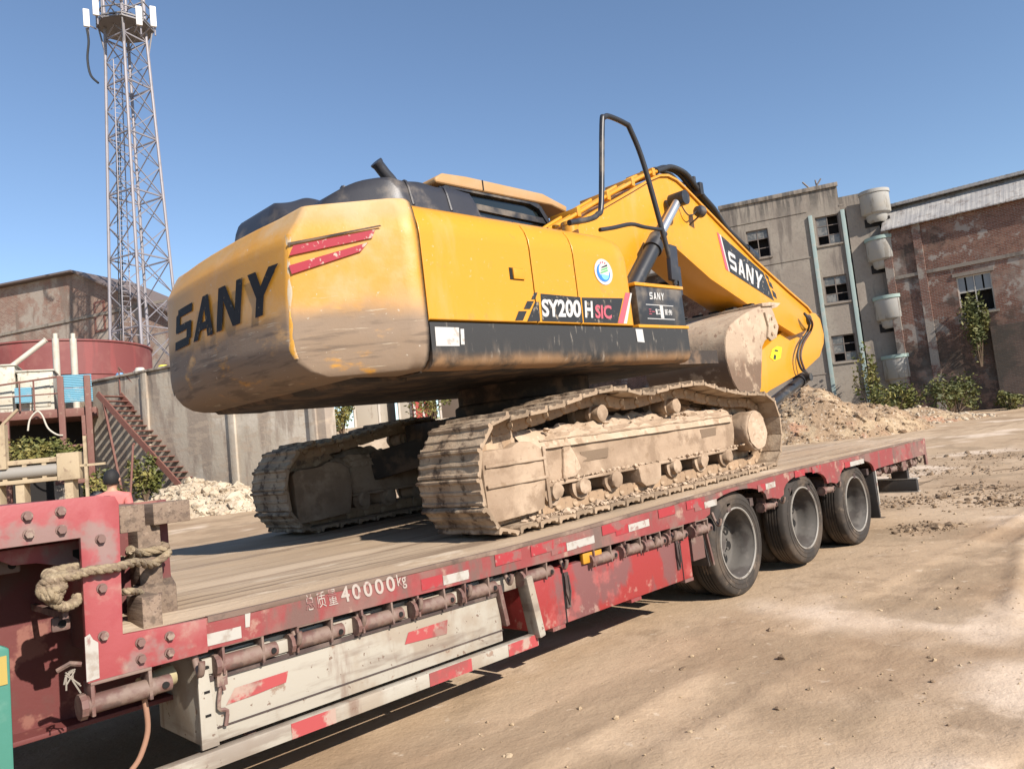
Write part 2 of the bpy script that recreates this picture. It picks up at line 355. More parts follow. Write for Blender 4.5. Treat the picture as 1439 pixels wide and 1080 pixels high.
# -- right side doors, section profile (y, z)
SEC = [(-1.347,1.386),(-1.355,1.40),(-1.356,1.70),(-1.354,1.93),(-1.346,2.0),(-1.325,2.06),(-1.285,2.12),(-1.22,2.16),(-1.10,2.185),(-.7,2.20)]
def door(x0, x1, nose=False, name='side_door'):
    mb = MB(); xs = [x0, x0+.006] + [x0+.006+(x1-x0-.012)*k/4 for k in range(1,4)] + [x1-.006, x1]; rings = []
    for i, x in enumerate(xs):
        e = .006 if i in (0, len(xs)-1) else 0
        rings.append([(x, y+e, z-e) for y, z in SEC] + [(x, -.7, 1.386)])
    if nose:
        rings = rings[:-2]
        for x, dy, dz in ((x1-.09,.0,.02),(x1-.05,.015,.05),(x1-.01,.05,.09),(x1+.02,.12,.15),(x1+.03,.25,.22)):
            rings.append([(x, y+dy if y < -.8 else y, z-dz*max(0,(z-1.39))/.8) for y, z in SEC] + [(x,-.7,1.386)])
    mb.loft(rings); o = mb.build(name, m_yellow, EXC, 40); o.modifiers.new('wn', 'WEIGHTED_NORMAL').weight = 70; return o
D1 = door(-2.182,-1.188); D2 = door(-1.178,-.703); D3 = door(-.693,.045,True)
mb = MB(); mb.box(-2.25,-.06,-1.20,1.30,1.13,2.08); mb.build('machine_body', m_gap, EXC)
mb = MB(); mb.box(-2.18,-.75,1.30,1.355,1.386,2.12); mb.build('left_panel', m_yellow, EXC, bev=.02)
# black skirt under the doors
rs = []
for x in (-2.18,-1.5,-.8,-.2,.4,.8): rs.append([(x,-1.20,1.08),(x,-1.28,1.085),(x,-1.325,1.105),(x,-1.345,1.14),(x,-1.35,1.19),(x,-1.352,1.375),(x,-1.2,1.380)])
mb = MB(); mb.loft(rs); SK = mb.build('lower_skirt', m_skirt, EXC, 40); mb = MB(); mb.box(-2.18,.8,1.2,1.352,1.09,1.375); mb.build('lower_skirt', m_skirt, EXC, bev=.02)
mb = MB(); mb.box(-2.2,1.5,-1.22,1.22,1.075,1.20); mb.box(.02,1.55,-.75,.75,1.2,1.5); mb.build('upper_frame', m_under, EXC)
for y0, y1 in ((-.42,-.34),(.32,.40)): mb = MB(); mb.prism([(.05,1.45),(1.2,1.45),(.95,1.95),(.55,2.25),(.2,2.05)], 'y', y0, y1); mb.build('boom_bracket', m_yellow, EXC, bev=.01)
# side decals
SY = -1.358
def SP(px, py, off=0): return EPL(px, py, (0,1,0), (0,SY-off,0))
def decal(name, pts, mat, parent, off=0):
    mb = MB(); mb.add([SP(px,py,off) for px, py in pts], [tuple(range(len(pts)))]); return mb.build(name, mat, parent, 0)
decal('decal_square', [(750.5,411),(755.5,411),(752,420.5),(746.5,420.5)], m_decalblack, D1)
decal('decal_square', [(741,423),(750.5,423),(745,434),(736,434)], m_decalblack, D1)
decal('decal_square', [(729,437),(740.5,437),(735,450),(724,450)], m_decalblack, D1)
decal('decal_square', [(752,424),(757.2,424),(759.2,451),(741,451)], m_decalblack, D1)
decal('name_decal', [(759.6,412.5),(815.5,417.5),(819.3,453),(762.3,451)], m_decalblack, D2)
decal('name_decal', [(817.5,418),(875.5,419),(868,454),(821,453)], m_decalblack, D3)
decal('pink_stripe', [(879,411),(885.5,411.5),(876,454.5),(868.5,454)], m_pink, D3)
decal('white_stripe', [(885.8,411.5),(888,412),(881,454.5),(876.5,454.5)], m_white, D3, .0)
def quadmap(q, proj_):
    def fn(u, v, d=0):
        a = Vector(q[3]).lerp(Vector(q[2]), u); b = Vector(q[0]).lerp(Vector(q[1]), u); p = a.lerp(b, v); return proj_(p.x, p.y, d)
    return fn
tl = quadmap([(760.5,420),(815.5,421.5),(817,446),(762.5,445)], lambda x, y, d: SP(x,y,.003))
text('model_lettering', 'SY200', lambda u, v: tl(u,v), m_white, D2, .035)
tl2 = quadmap([(821.5,422.5),(832.5,423),(833.5,446.5),(822.5,446)], lambda x, y, d: SP(x,y,.003)); text('model_lettering', 'H', lambda u, v: tl2(u,v), m_white, D3, .03)
tl3 = quadmap([(836,428),(859,429),(860,448),(837,447)], lambda x, y, d: SP(x,y,.003)); text('model_lettering', 'SIC', lambda u, v: tl3(u,v), m_pink, D3, .03)
# door handle
mb = MB(); c = SP(726,385.5); mb.box(c.x-.07,c.x+.07,SY+.0,SY+.02,c.z-.04,c.z+.045); H = mb.build('handle_pocket', m_gap, D1)
mb = MB(); mb.box(c.x-.04,c.x+.072,SY-.012,SY+.015,c.z-.035,c.z+.042); mb.build('door_handle', m_yellow, D1, bev=.006)
# round sticker
c = SP(848,382)
def disc(name, cx, cz, rx, rz, mat, off, parent, a0=0, a1=2*math.pi, n=40, inner=None):
    mb = MB(); pts = [(cx+rx*math.cos(a0+(a1-a0)*k/n), SY-off, cz+rz*math.sin(a0+(a1-a0)*k/n)) for k in range(n+1)]
    if inner: pts += [(cx+inner[0]+rx*.8*math.cos(a0+(a1-a0)*k/n), SY-off, cz+inner[1]+rz*.8*math.sin(a0+(a1-a0)*k/n)) for k in range(n,-1,-1)]
    mb.add(pts, [tuple(range(len(pts)))]); return mb.build(name, mat, parent, 0)
m_blue = MAT('blue_print', (.03,.16,.50), .5); m_lblue = MAT('light_blue_print', (.16,.42,.70), .5); m_green = MAT('green_print', (.10,.40,.12), .5)
disc('round_sticker', c.x, c.z, .115, .105, m_white, .002, D3)
disc('sticker_arc', c.x-.005, c.z-.005, .085, .075, m_blue, .004, D3, R(120), R(360), 30, (.012,.016))
disc('sticker_arc', c.x+.01, c.z-.02, .05, .045, m_lblue, .005, D3, R(180), R(350))
for k in range(3):
    mb = MB(); mb.add([(c.x-.045+.01*k, SY-.006, c.z-.015+.022*k),(c.x+.055, SY-.006, c.z+.012+.02*k),(c.x+.05, SY-.006, c.z+.022+.02*k),(c.x-.042+.01*k, SY-.006, c.z-.006+.022*k)], [(0,1,2,3)]); mb.build('sticker_leaf', m_green if k < 2 else m_decalblack, D3, 0)
for k in (-1,0,1): disc('sticker_dot', c.x+k*.028, c.z+.078-abs(k)*.006, .008, .008, m_pink, .004, D3, n=8)
# stickers on the skirt
SYK = -1.3545
def SPK(px, py): return EPL(px, py, (0,1,0), (0,SYK,0))
m_paper = MAT('worn_white_sticker', (.43,.42,.40), .6, layers=[((.3,.25,.2),12,.6,.72,.7)])
for q in ([(611,459),(645,460),(646,486),(613,486)], [(647,462),(652,462),(653,484),(648,484)], [(893,462),(903,462.5),(906,481),(896,480)]):
    mb = MB(); mb.add([SPK(*a) for a in q], [(0,1,2,3)]); mb.build('worn_sticker', m_paper, SK, 0)
# toolbox in front of the doors
mb = MB(); mb.box(.085,.80,-1.345,-.70,1.385,1.735); TB = mb.build('front_toolbox', m_black_paint, EXC, bev=.015)
mb = MB(); mb.box(.07,.82,-1.352,-.69,1.735,1.765); mb.build('toolbox_lid', m_yellow, TB, bev=.008)
mb = MB(); mb.box(.05,.83,-1.353,-.69,1.378,1.405); mb.build('toolbox_sill', m_yellow, TB, bev=.006)
def TBP(x, z): return (x, -1.3475, z)
sany('toolbox_lettering', lambda u, v, d: (.27+.22*u, -1.3465-d*.5, 1.625+.062*v), m_white, TB, .12, .3, .002, 2)
for z in (1.575, 1.455):
    mb = MB(); mb.add([TBP(.2,z),TBP(.62,z),TBP(.62,z+.006),TBP(.2,z+.006)], [(0,1,2,3)]); mb.build('toolbox_line', m_white, TB, 0)
try:
    text('toolbox_lettering', '三一', lambda u, v: (.23+.09*u, -1.349, 1.495+.045*v), m_pink, TB, .01)
    text('toolbox_lettering', '重工', lambda u, v: (.33+.07*u, -1.349, 1.495+.05*v), m_white, TB, .02)
    text('toolbox_lettering', '服务', lambda u, v: (.47+.12*u, -1.349, 1.495+.05*v), m_white, TB, .02)
except Exception as e: print('cjk', e)
mb = MB(); mb.add([TBP(.405,1.465),TBP(.455,1.465),TBP(.455,1.575),TBP(.405,1.575)], [(0,1,2,3)]); mb.build('toolbox_label', m_paper, TB, 0)
# -- engine hood cover (black plastic, two humps)
def hood(x, y):
    rr = sst(-1.20,-1.12,y)*(1-sst(-.62,-.42,y))*sst(-2.62,-2.30,x)*(1-sst(-1.48,-1.40,x))
    ll = sst(-.50,-.20,y)*(1-sst(.30,.38,y))*sst(-2.64,-2.54,x)*(1-sst(-1.5,-1.35,x))*(1+.36*(1-sst(-.15,.36,y))*sst(-2.52,-2.24,x))
    mid = sst(-1.19,-1.10,y)*(1-sst(1.08,1.16,y))*sst(-2.58,-2.5,x)*(1-sst(-1.0,-.9,x))
    return 2.13 + .09*mid + .155*rr + .205*ll + .006*math.sin(x*22)*max(rr, ll)
mb = MB(); nx, ny = 70, 80
vs_ = []
for i in range(nx+1):
    for j in range(ny+1):
        y = -1.2+2.4*j/ny; xm_ = -2.66 if abs(y) < .80 else -2.66+(abs(y)-.80)*1.3; x = xm_+(-.86-xm_)*i/nx
        k = sst(0, .10, x-xm_)*sst(0,.035,1.2-abs(y)); vs_.append((x, y, 2.12+(hood(x, y)-2.12)*k))
mb.add(vs_, [(i*(ny+1)+j,(i+1)*(ny+1)+j,(i+1)*(ny+1)+j+1,i*(ny+1)+j+1) for i in range(nx) for j in range(ny)])
HC = mb.build('engine_hood_cover', m_rubber_black, EXC, 60)
for x in (-2.05,-1.72): mb = MB(); mb.tube([(x,y,hood(x,y)+.001) for y in (-1.17,-1.14,-1.12,-1.10,-1.08,-1.06,-1.0,-.9)], .011, 6); mb.build('hood_rib', m_rubber_black, HC)
mb = MB(); mb.tube(spline([(-2.02,-.32,2.42),(-2.02,-.34,2.53),(-2.04,-.38,2.55),(-2.06,-.43,2.53)],4), [.022]*12+[.01], 8); mb.build('hood_latch', m_rubber_black, HC)
p0 = EPL(553,252,(0,1,0),(0,-.55,0)); p1 = EPL(540,243,(0,1,0),(0,-.55,0)); p2 = EPL(532,234,(0,1,0),(0,-.55,0))
mb = MB(); pts = spline([(p0.x,-.55,2.35),(p0.x,-.55,p0.z-.06),(p1.x,-.55,p1.z-.0),(p2.x-.02,-.55,p2.z+.03)], 5); mb.tube(pts, [.044]*(len(pts)-2)+[.05,.05], 16, 0, True); mb.build('exhaust_pipe', m_rubber_black, EXC, 50)
# -- cab
mb = MB(); mb.box(-.6,1.0,.26,1.32,1.2,2.25); CAB = mb.build('cab', m_yellow, EXC, bev=.04)
side = [(-.55,2.2),(1.12,2.2),(1.10,2.45),(1.02,2.75),(.84,2.98),(.70,3.02),(-.42,3.02),(-.55,2.94)]
mb = MB(); mb.prism([(x*.985,z) for x, z in side], 'y', .285, 1.295); mb.build('cab_glass', m_glass_dark, CAB)
for y in (.27,1.31):
    mb = MB()
    for a, b in zip(side[1:], side[2:]): mb.beam((a[0],y,a[1]),(b[0],y,b[1]),.05,.06,0,(0,1,0))
    mb.beam((-.5,y,2.2),(-.5,y,3.0),.05,.07)
    mb.beam((-.5,y,2.88),(.95,y,2.84),.03,.06)
    mb.build('cab_frame', m_black_paint, CAB)
roof = [(-.60,3.02),(-.60,3.07),(-.50,3.125),(-.2,3.14),(.9,3.13),(1.28,3.04),(1.26,2.97),(1.02,3.02)]
mb = MB(); mb.prism(roof, 'y', .22, 1.36); RF = mb.build('cab_roof', m_cabroof, CAB, bev=.025, seg=3)
mb = MB(); mb.box(.0,.012,.212,.222,3.03,3.13); mb.build('roof_seam', m_gap, RF)
# -- handrail and mirror
def HP(px, py, y=-1.2): return EPL(px, py, (0,1,0), (0,y,0))
hp = [HP(800,313), HP(828,308), HP(840,301), HP(845,285), HP(846,175), HP(849,165), HP(857,164), HP(879,174), HP(886,183), HP(906,235), HP(940,360), HP(949,400)]
mb = MB(); mb.tube(spline([hp[0]]+hp,5)[5:], .024, 10); HR = mb.build('handrail', m_black_paint, EXC, 50)
mb = MB(); mb.tube(spline([HP(843,323),HP(862,320),HP(887,315),HP(905,319),HP(931,323)],4), .018, 8); mb.build('rail_bar', m_black_paint, HR, 50)
mb = MB(); mb.beam(HP(943,345),HP(947,395),.05,.13,0,(1,0,0)); mb.build('mirror', m_rubber_black, HR, bev=.015)
mb = MB(); mb.tube(spline([HP(947,395),HP(951,410),HP(956,425),HP(957,440)],4), .016, 8); mb.beam(HP(952,375),HP(956,415),.03,.05); mb.build('mirror_arm', m_rubber_black, HR, 50)
mb = MB(); mb.lathe((HP(799,305,-1.02).x,-1.02,2.16), 'z', [(.07,0),(.07,.13),(.075,.13),(.075,.16),(.04,.165)], 20); mb.build('filler_cap', m_yellow, D3)

# -- boom
up = [(.18,2.02),(.35,2.38),(.66,2.60),(1.30,2.90),(1.8,3.13),(2.2,3.32),(2.42,3.405),(2.60,3.435),(2.78,3.41),(2.95,3.34),(3.53,3.06),(4.53,2.57),(5.45,2.19),(6.0,1.98),(6.12,1.9)]
lo = [(6.12,1.72),(6.0,1.655),(5.5,1.56),(4.5,1.85),(3.3,2.24),(2.8,2.47),(2.55,2.585),(2.3,2.55),(2.04,2.43),(1.6,2.12),(.75,1.62),(.35,1.52),(.15,1.7)]
mb = MB(); mb.prism(up+lo, 'y', -.27, .27); BOOM = mb.build('boom', m_yellow, EXC, bev=.014)
fl_ = (MB(), MB())
for i in range(1, len(up)-1):
    a, b = up[i], up[i+1]
    for y, q_ in zip((-.282,.282), fl_): q_.beam((a[0],y,a[1]+.004),(b[0],y,b[1]+.004),.03,.026)
for q_ in fl_: q_.build('boom_flange', m_yellow, BOOM)
def BP(px, py, off=0): return EPL(px, py, (0,1,0), (0,-.272-off,0))
def bdecal(name, q, mat, off): 
    mb = MB(); mb.add([BP(*a, off) for a in q], [tuple(range(len(q)))]); return mb.build(name, mat, BOOM, 0)
bdecal('boom_decal', [(1013.5,331),(1073,383),(1088,422.5),(1026,382)], m_decalblack, .002)
bdecal('pink_stripe', [(1007.5,326),(1010.5,328.5),(1024,381),(1020,378)], m_pink, .002)
bdecal('white_stripe', [(1010.8,328.8),(1013.2,330.8),(1025.6,381.8),(1024.2,381)], m_white, .002)
for q in ([(1075,384),(1080,389),(1081,394),(1077,390)], [(1079,393),(1084,398),(1087,406),(1082,402)], [(1085,407),(1090,412),(1092,420),(1087,416)]): bdecal('decal_square', q, m_decalblack, .002)
sm = quadmap([(1022,351),(1072,387),(1070,408),(1027,377)], lambda x, y, d: BP(x, y, .004+d*.3)); sany('boom_lettering', lambda u, v, d: sm(u,v,d), m_white, BOOM, .0, .2, .003, 3)
for i, (y, h) in enumerate(((-.2,.05),(-.12,.05),(.0,.07),(.12,.05))): mb = MB(); mb.tube(spline([(.5,y,2.6),(.66,y,2.62+h),(1.3,y,2.93+h),(1.8,y,3.16+h),(2.2,y,3.345+h),(2.42,y,3.43+h),(2.55,y,3.45+h)],4), .022, 8); mb.build('boom_pipe', m_yellow, BOOM, 50)
for x, z in ((.9,2.77),(1.45,3.02),(1.95,3.25),(2.4,3.44)): mb = MB(); mb.box(x-.03,x+.03,-.23,.15,z-.02,z+.075); mb.build('pipe_clamp', m_yellow, BOOM, bev=.006)
for y, dz in ((-.2,0),(-.12,.02),(.0,.035),(.12,.02)):
    mb = MB(); mb.tube(spline([(2.5,y,3.50+dz),(2.62,y,3.54+dz),(2.85,y,3.61+dz),(3.08,y-.04,3.56+dz),(3.28,y-.05,3.42+dz),(3.42,y-.06,3.30+dz),(3.65,y-.06,3.17+dz),(4.0,y*.8-.05,2.98+dz),(4.5,y*.8-.05,2.75+dz)],4), .034, 10); mb.build('hydraulic_hose', m_hose, BOOM, 50)
mb = MB(); mb.obox((3.34,-.1,3.39),(.08,.40,.16)); mb.obox((3.36,-.16,3.5),(.05,.10,.16)); mb.build('hose_clamp', m_black_paint, BOOM, bev=.01)
# arm cylinder along the boom top
mb = MB(); mb.cyl((3.12,0,3.50),(4.95,0,2.74),.082,20); mb.cyl((4.80,0,2.80),(5.05,0,2.70),.11,20); mb.box(3.02,3.28,-.1,.1,3.2,3.52); AC = mb.build('arm_cylinder', m_black_paint, EXC, 40)
mb = MB(); mb.cyl((5.0,0,2.72),(6.32,0,2.0),.042,16); mb.build('cylinder_rod', m_chrome, AC, 40)
for y in (-.43,.43):
    mb = MB(); a = Vector((1.32,y,1.93)); b = Vector((1.98,y,2.575)); mb.cyl(a,b,.085,22); mb.cyl(b-(b-a).normalized()*.2,b,.105,22); mb.cyl((1.2,y,1.8),(1.36,y,1.97),.06,14); mb.cyl((1.28,y-.09,1.9),(1.28,y+.09,1.9),.07,16)
    mb.cyl(b-(b-a).normalized()*.12+Vector((0,-.09,.03)), b+Vector((0,-.09,.03))-(b-a).normalized()*.0,.035,10)
    BC = mb.build('boom_cylinder', m_black_paint, EXC, 40)
    e = Vector((2.52,y,3.09)); mb = MB(); mb.cyl(b, e, .052, 18); mb.build('cylinder_rod', m_chrome, BC, 40)
    mb = MB(); mb.cyl((e.x,y-.1,e.z),(e.x,y+.1,e.z),.085,20); mb.build('rod_end', m_black_paint, BC, 40)
    mb = MB(); mb.cyl((e.x+.02,-.3 if y < 0 else .3,e.z),(e.x+.02,y*1.15,e.z),.05,14); mb.build('pin', m_black_paint, BC, 40)
c = BP(983,297,.12); mb = MB(); mb.lathe((c.x,c.y,c.z), 'x', [(.03,-.07),(.06,-.05),(.075,.02),(.075,.04)], 16); LMP = mb.build('work_lamp', m_rubber_black, BOOM, 40)
mb = MB(); mb.beam((c.x-.02,c.y,c.z-.06),(c.x-.06,-.27,c.z-.14),.03,.012); mb.tube(spline([(c.x-.06,c.y,c.z),(c.x-.14,-.35,c.z-.06),(c.x-.22,-.33,c.z-.02),(c.x-.28,-.3,c.z+.12)],4), .008, 6); mb.build('lamp_bracket', m_black_paint, LMP)

# -- arm (stick)
arm = [(6.28,1.945),(6.55,1.93),(6.70,1.85),(6.765,1.6),(6.70,1.45),(6.48,1.25),(5.85,1.04),(4.67,.80),(3.5,.46),(3.3,.5),(3.28,.64),(3.6,.85),(4.5,1.30),(4.65,1.38),(5.3,1.62),(5.75,1.74),(6.05,1.88)]
mb = MB(); mb.prism(arm, 'y', -.17, .17); ARM = mb.build('arm', m_yellow, EXC, bev=.014)
mb = MB(); mb.cyl((6.0,-.3,1.79),(6.0,.3,1.79),.075,18); mb.build('arm_pin', m_black_paint, ARM, 40)
def AP(px, py, off=0): return EPL(px, py, (0,1,0), (0,-.172-off,0))
m_warn = MAT('yellow_warning_sticker', (.55,.48,.01), .5)
mb = MB(); mb.add([AP(1092,486,.003),AP(1099,488,.003),AP(1097,503,.003),AP(1088,507,.003),AP(1082,502,.003),AP(1085,491,.003)], [(0,1,2,3,4,5)]); mb.build('warning_sticker', m_warn, ARM, 0)
mb = MB(); mb.add([AP(1088,498,.006),AP(1091,499,.006),AP(1090,505,.006),AP(1087,504,.006)], [(0,1,2,3)]); mb.add([AP(1089,491,.006),AP(1094,492,.006),AP(1093,494,.006),AP(1088.5,493,.006)], [(0,1,2,3)]); mb.build('warning_mark', m_decalblack, ARM, 0)
for k, o_ in enumerate((0, 4)):
    mb = MB(); mb.tube(spline([AP(1130,440,.2),AP(1141-o_,452,.22),AP(1139-o_,465,.12),AP(1129-o_,482,.08),AP(1125-o_,500,.08),AP(1130-o_,518,.1),AP(1134,524,.1)],5), .017, 8); mb.build('arm_hose', MAT('dusty_hose', (.06,.03,.02), .6) if k == 0 else m_hose, ARM, 50)
mb = MB(); a = Vector((6.0,0,.90)); b = Vector((4.55,0,.50)); mb.cyl(a,b,.075,20); mb.cyl(a,a+(a-b).normalized()*.15,.095,18); mb.cyl((6.08,-.16,.95),(6.08,.1,.95),.06,14); BKC = mb.build('bucket_cylinder', m_black_paint, EXC, 40)
mb = MB(); mb.cyl(b,(3.5,0,.30),.045,14); mb.build('cylinder_rod', m_chrome, BKC, 40)
# -- bucket
back = [(4.2,1.865),(3.92,1.862),(3.53,1.77),(3.18,1.65),(3.03,1.575),(2.93,1.47),(2.88,1.34),(2.872,1.15),(2.93,.97),(3.03,.84),(3.2,.72),(3.45,.62)]
plate = back + [(3.62,.84),(3.80,1.34),(3.90,1.42),(4.12,1.48),(4.26,1.62),(4.27,1.76)]
sh = spline([Vector((x,0,z)) for x, z in back], 4)
rings = []
for p in sh: rings.append(p)
mb = MB(); inn = []
for i, p in enumerate(rings):
    t = (rings[min(i+1,len(rings)-1)]-rings[max(i-1,0)]).normalized(); nrm = Vector((-t.z,0,t.x)); inn.append(p+nrm*.03)
R4 = [[(p.x,-.56,p.z),(p.x,.56,p.z),(q.x,.56,q.z),(q.x,-.56,q.z)] for p, q in zip(rings, inn)]
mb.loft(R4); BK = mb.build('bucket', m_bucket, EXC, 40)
for y in (-.57,.55): mb = MB(); mb.prism(plate, 'y', y, y+.028); mb.build('side_plate', m_bucket, BK, bev=.006)
mb = MB(); mb.obox((4.08,0,1.885),(.36,1.2,.045),Matrix.Rotation(R(-4),3,'Y')); mb.build('cutting_edge', m_bucket, BK, bev=.01)
for k in range(5):
    mb = MB(); y = -.5+.25*k; mb.prism([(4.2,1.83),(4.42,1.87),(4.55,1.93),(4.42,1.93),(4.2,1.93)], 'y', y-.05, y+.05); mb.build('bucket_tooth', m_bucket, BK, bev=.008)
    mb = MB(); mb.box(3.93,4.02,y+.06,y+.18,1.9,1.925); mb.build('edge_slot', m_gap, BK)
mb = MB(); mb.prism([(3.95,1.78),(4.22,1.72),(4.28,1.6),(4.17,1.45),(4.02,1.41),(3.94,1.46),(4.0,1.6)], 'y', -.60, -.565); SCUT = mb.build('side_cutter', m_bucket, BK, bev=.012)
for a in ((4.05,1.5),(4.15,1.6),(4.1,1.7)):
    mb = MB(); mb.cyl((a[0],-.615,a[1]),(a[0],-.59,a[1]),.022,8); mb.build('cutter_bolt', m_link, BK)
mb = MB(); mb.prism([(3.0,.75),(3.3,.55),(3.6,.5),(3.6,.62),(3.3,.75)], 'y', -.2, -.14); mb.build('bucket_ear', m_bucket, BK, bev=.005); mb = MB(); mb.prism([(3.0,.75),(3.3,.55),(3.6,.5),(3.6,.62),(3.3,.75)], 'y', .14, .2); mb.build('bucket_ear', m_bucket, BK, bev=.005)

# -- undercarriage
mb = MB(); mb.lathe((0,0,0), 'z', [(.66,.82),(.66,.92),(.62,.93),(.62,1.09)], 40); mb.box(-.75,.75,-.9,.9,.42,.83); 
for sx in (-1,1):
    for sy in (-1,1): mb.beam((sx*.4,sy*.5,.62),(sx*.95,sy*1.15,.48),.34,.26)
mb.build('centre_frame', m_under, EXC, bev=.02)
path = [(-1.84,.0),(-1.2,0),(-.4,0),(.4,0),(1.2,0),(1.66,.0),(1.90,.045),(2.05,.22),(2.10,.44),(2.03,.645),(1.83,.745),(1.41,.775),(1.0,.835),(.68,.895),(.28,.885),(-.16,.85),(-.51,.90),(-.857,.875),(-1.30,.80),(-1.65,.765),(-1.84,.745),(-1.98,.63),(-2.05,.48),(-2.055,.30),(-1.99,.11),(-1.84,.0)]
dense = spline([Vector((x,0,z)) for x, z in path], 24)
cum = [0]
for a, b in zip(dense, dense[1:]): cum.append(cum[-1]+(b-a).length)
NS = round(cum[-1]/.19); pit = cum[-1]/NS
def along(s_):
    s_ %= cum[-1]; i = 0
    lo_, hi_ = 0, len(cum)-1
    while hi_-lo_ > 1:
        m_ = (lo_+hi_)//2
        if cum[m_] <= s_: lo_ = m_
        else: hi_ = m_
    t = (s_-cum[lo_])/(cum[hi_]-cum[lo_]+1e-9); return dense[lo_].lerp(dense[hi_], t)
# shoe: local x along the path, z inward; grousers point outward (-z)
sec = [(-.094,.034),(-.094,.004),(-.088,-.002),(-.074,-.001),(-.064,.018),(-.022,.021),(-.014,.011),(.004,.011),(.012,.021),(.052,.021),(.060,.011),(.074,.011),(.082,.020),(.090,.030),(.090,.042),(-.08,.044)]
def shoe_mesh(seed):
    mb = MB(); rings = []
    for k in range(17):
        y = -.30+.6*k/16; e = .02 if k in (0,16) else 0
        rings.append([(x*(1-e)+.004*noise.noise(Vector((x*20,y*9,seed+5))), y, z + .010*noise.noise(Vector((x*12,y*9,seed)))) for x, z in sec])
    mb.loft(rings); me = mb.mesh('track_shoe', m_shoe, 30); return me
shoes = [shoe_mesh(k*3.3) for k in range(6)]
mb = MB()
for y in (-.085,.085):
    mb.prism([(-.09,.045),(.10,.045),(.105,.10),(.085,.135),(-.06,.135),(-.095,.11)], 'y', y-.022, y+.022)
mb.cyl((-.075,-.12,.085),(-.075,.12,.085),.028,10); mb.cyl((.07,-.1,.085),(.07,.1,.085),.022,8)
link_me = mb.mesh('track_link', m_link, 40, .004, 1)
m_slot = MAT('dark_slot_brown', (.16,.11,.07), .9, bump=[(20,.006)])
fr = [(-1.30,.26),(1.36,.26),(1.40,.34),(1.40,.55),(1.30,.60),(-1.1,.60),(-1.34,.50)]
for sd_ in (-1,1):
    cy_ = 1.19*sd_; oy = sd_
    mb = MB(); mb.prism(fr, 'y', cy_-.15, cy_+.15); mb.box(-1.32,1.40,cy_-.165,cy_+.165,.235,.262); mb.box(-1.32,1.38,cy_-.165,cy_+.165,.55,.565)
    TF = mb.build('track_frame', m_mudframe, EXC, bev=.012); roughen(TF, 4, .010, 9, sd_)
    # idler guard box
    yo = cy_+oy*.19; y1, y2 = sorted((yo, cy_-oy*.19))
    mb = MB(); mb.prism([(-1.895,.12),(-1.86,.075),(-1.36,.10),(-1.33,.30),(-1.33,.50),(-1.42,.56),(-1.55,.575),(-1.62,.545),(-1.875,.535),(-1.905,.5)], 'y', y1, y2); GD = mb.build('idler_guard', m_mudframe, TF, bev=.014); roughen(GD, 4, .010, 8, sd_+4)
    mb = MB()
    for z in (.30,.43): mb.box(-1.89,-1.32,yo-.018 if oy < 0 else yo-.004, yo+.004 if oy < 0 else yo+.018,z,z+.022)
    mb.box(-1.34,-1.31,min(yo,yo+oy*.014),max(yo,yo+oy*.014),.1,.52); mb.build('guard_rib', m_mudframe, GD, bev=.004)
    mb = MB(); mb.lathe((-1.66,cy_,.40), 'y', [(.1,-.1),(.30,-.1),(.33,-.07),(.33,-.04),(.25,-.035),(.25,.035),(.33,.04),(.33,.07),(.30,.1),(.1,.1)], 36); mb.build('idler_wheel', m_link, TF, 40)
    # final drive
    c0 = cy_+oy*.05; c1 = cy_+oy*.245
    mb = MB(); mb.lathe((1.67,0,.385), 'y', [(.19,c0),(.19,c1-oy*.06),(.195,c1-oy*.02),(.185,c1-oy*.005),(.165,c1)], 36); d_ = mb.build('final_drive', m_mudframe, TF, 40); roughen(d_, 3, .012, 10, sd_)
    mb = MB(); mb.lathe((1.67,0,.385), 'y', [(.08,c1-oy*.002),(.18,c1-oy*.001),(.18,c1+oy*.002),(.08,c1+oy*.006)], 30); q_ = mb.build('drive_cap', m_mud, d_, 40); roughen(q_, 3, .016, 12, 1)
    ring = [(1.67+(.33 if k % 2 else .28)*math.cos(2*math.pi*k/42), .395+(.33 if k % 2 else .28)*math.sin(2*math.pi*k/42)) for k in range(42)]
    mb = MB(); mb.prism(ring, 'y', cy_-.03, cy_+.03); mb.build('sprocket', m_link, TF)
    for x in (-1.2,-.9,-.52,.33,.77,1.2):
        mb = MB(); mb.lathe((x,cy_,.195), 'y', [(.045,-.18),(.06,-.175),(.065,-.135),(.095,-.13),(.095,-.10),(.078,-.095),(.078,.095),(.095,.10),(.095,.13),(.065,.135),(.06,.175),(.045,.18)], 24); q_ = mb.build('track_roller', m_mudframe, TF, 40); roughen(q_, 2, .016, 12, x)
    mb = MB(); mb.prism([(-.22,.25),(-.2,.13),(-.14,.09),(.02,.09),(.08,.13),(.1,.25)], 'y', cy_-.17, cy_+.17); mb.build('track_guard', m_mudframe, TF, bev=.01)
    for x in (-.585,.45):
        mb = MB(); mb.lathe((x,cy_,.705), 'y', [(.04,-.13),(.06,-.125),(.06,-.08),(.078,-.075),(.078,-.02),(.06,-.015),(.06,.1),(.078,.105),(.078,.14)] if oy > 0 else [(.05,-.17),(.062,-.165),(.062,-.10),(.08,-.095),(.08,-.06),(.062,-.055),(.062,.06),(.08,.065),(.08,.12)], 20); mb.box(x-.05,x+.05,cy_-.06,cy_+.06,.59,.66); q_ = mb.build('carrier_roller', m_mudframe, TF, 40); roughen(q_, 2, .012, 14, x)
    # caked mud on the frame
    mb = MB(); nx, ny = 66, 12; vs_ = []
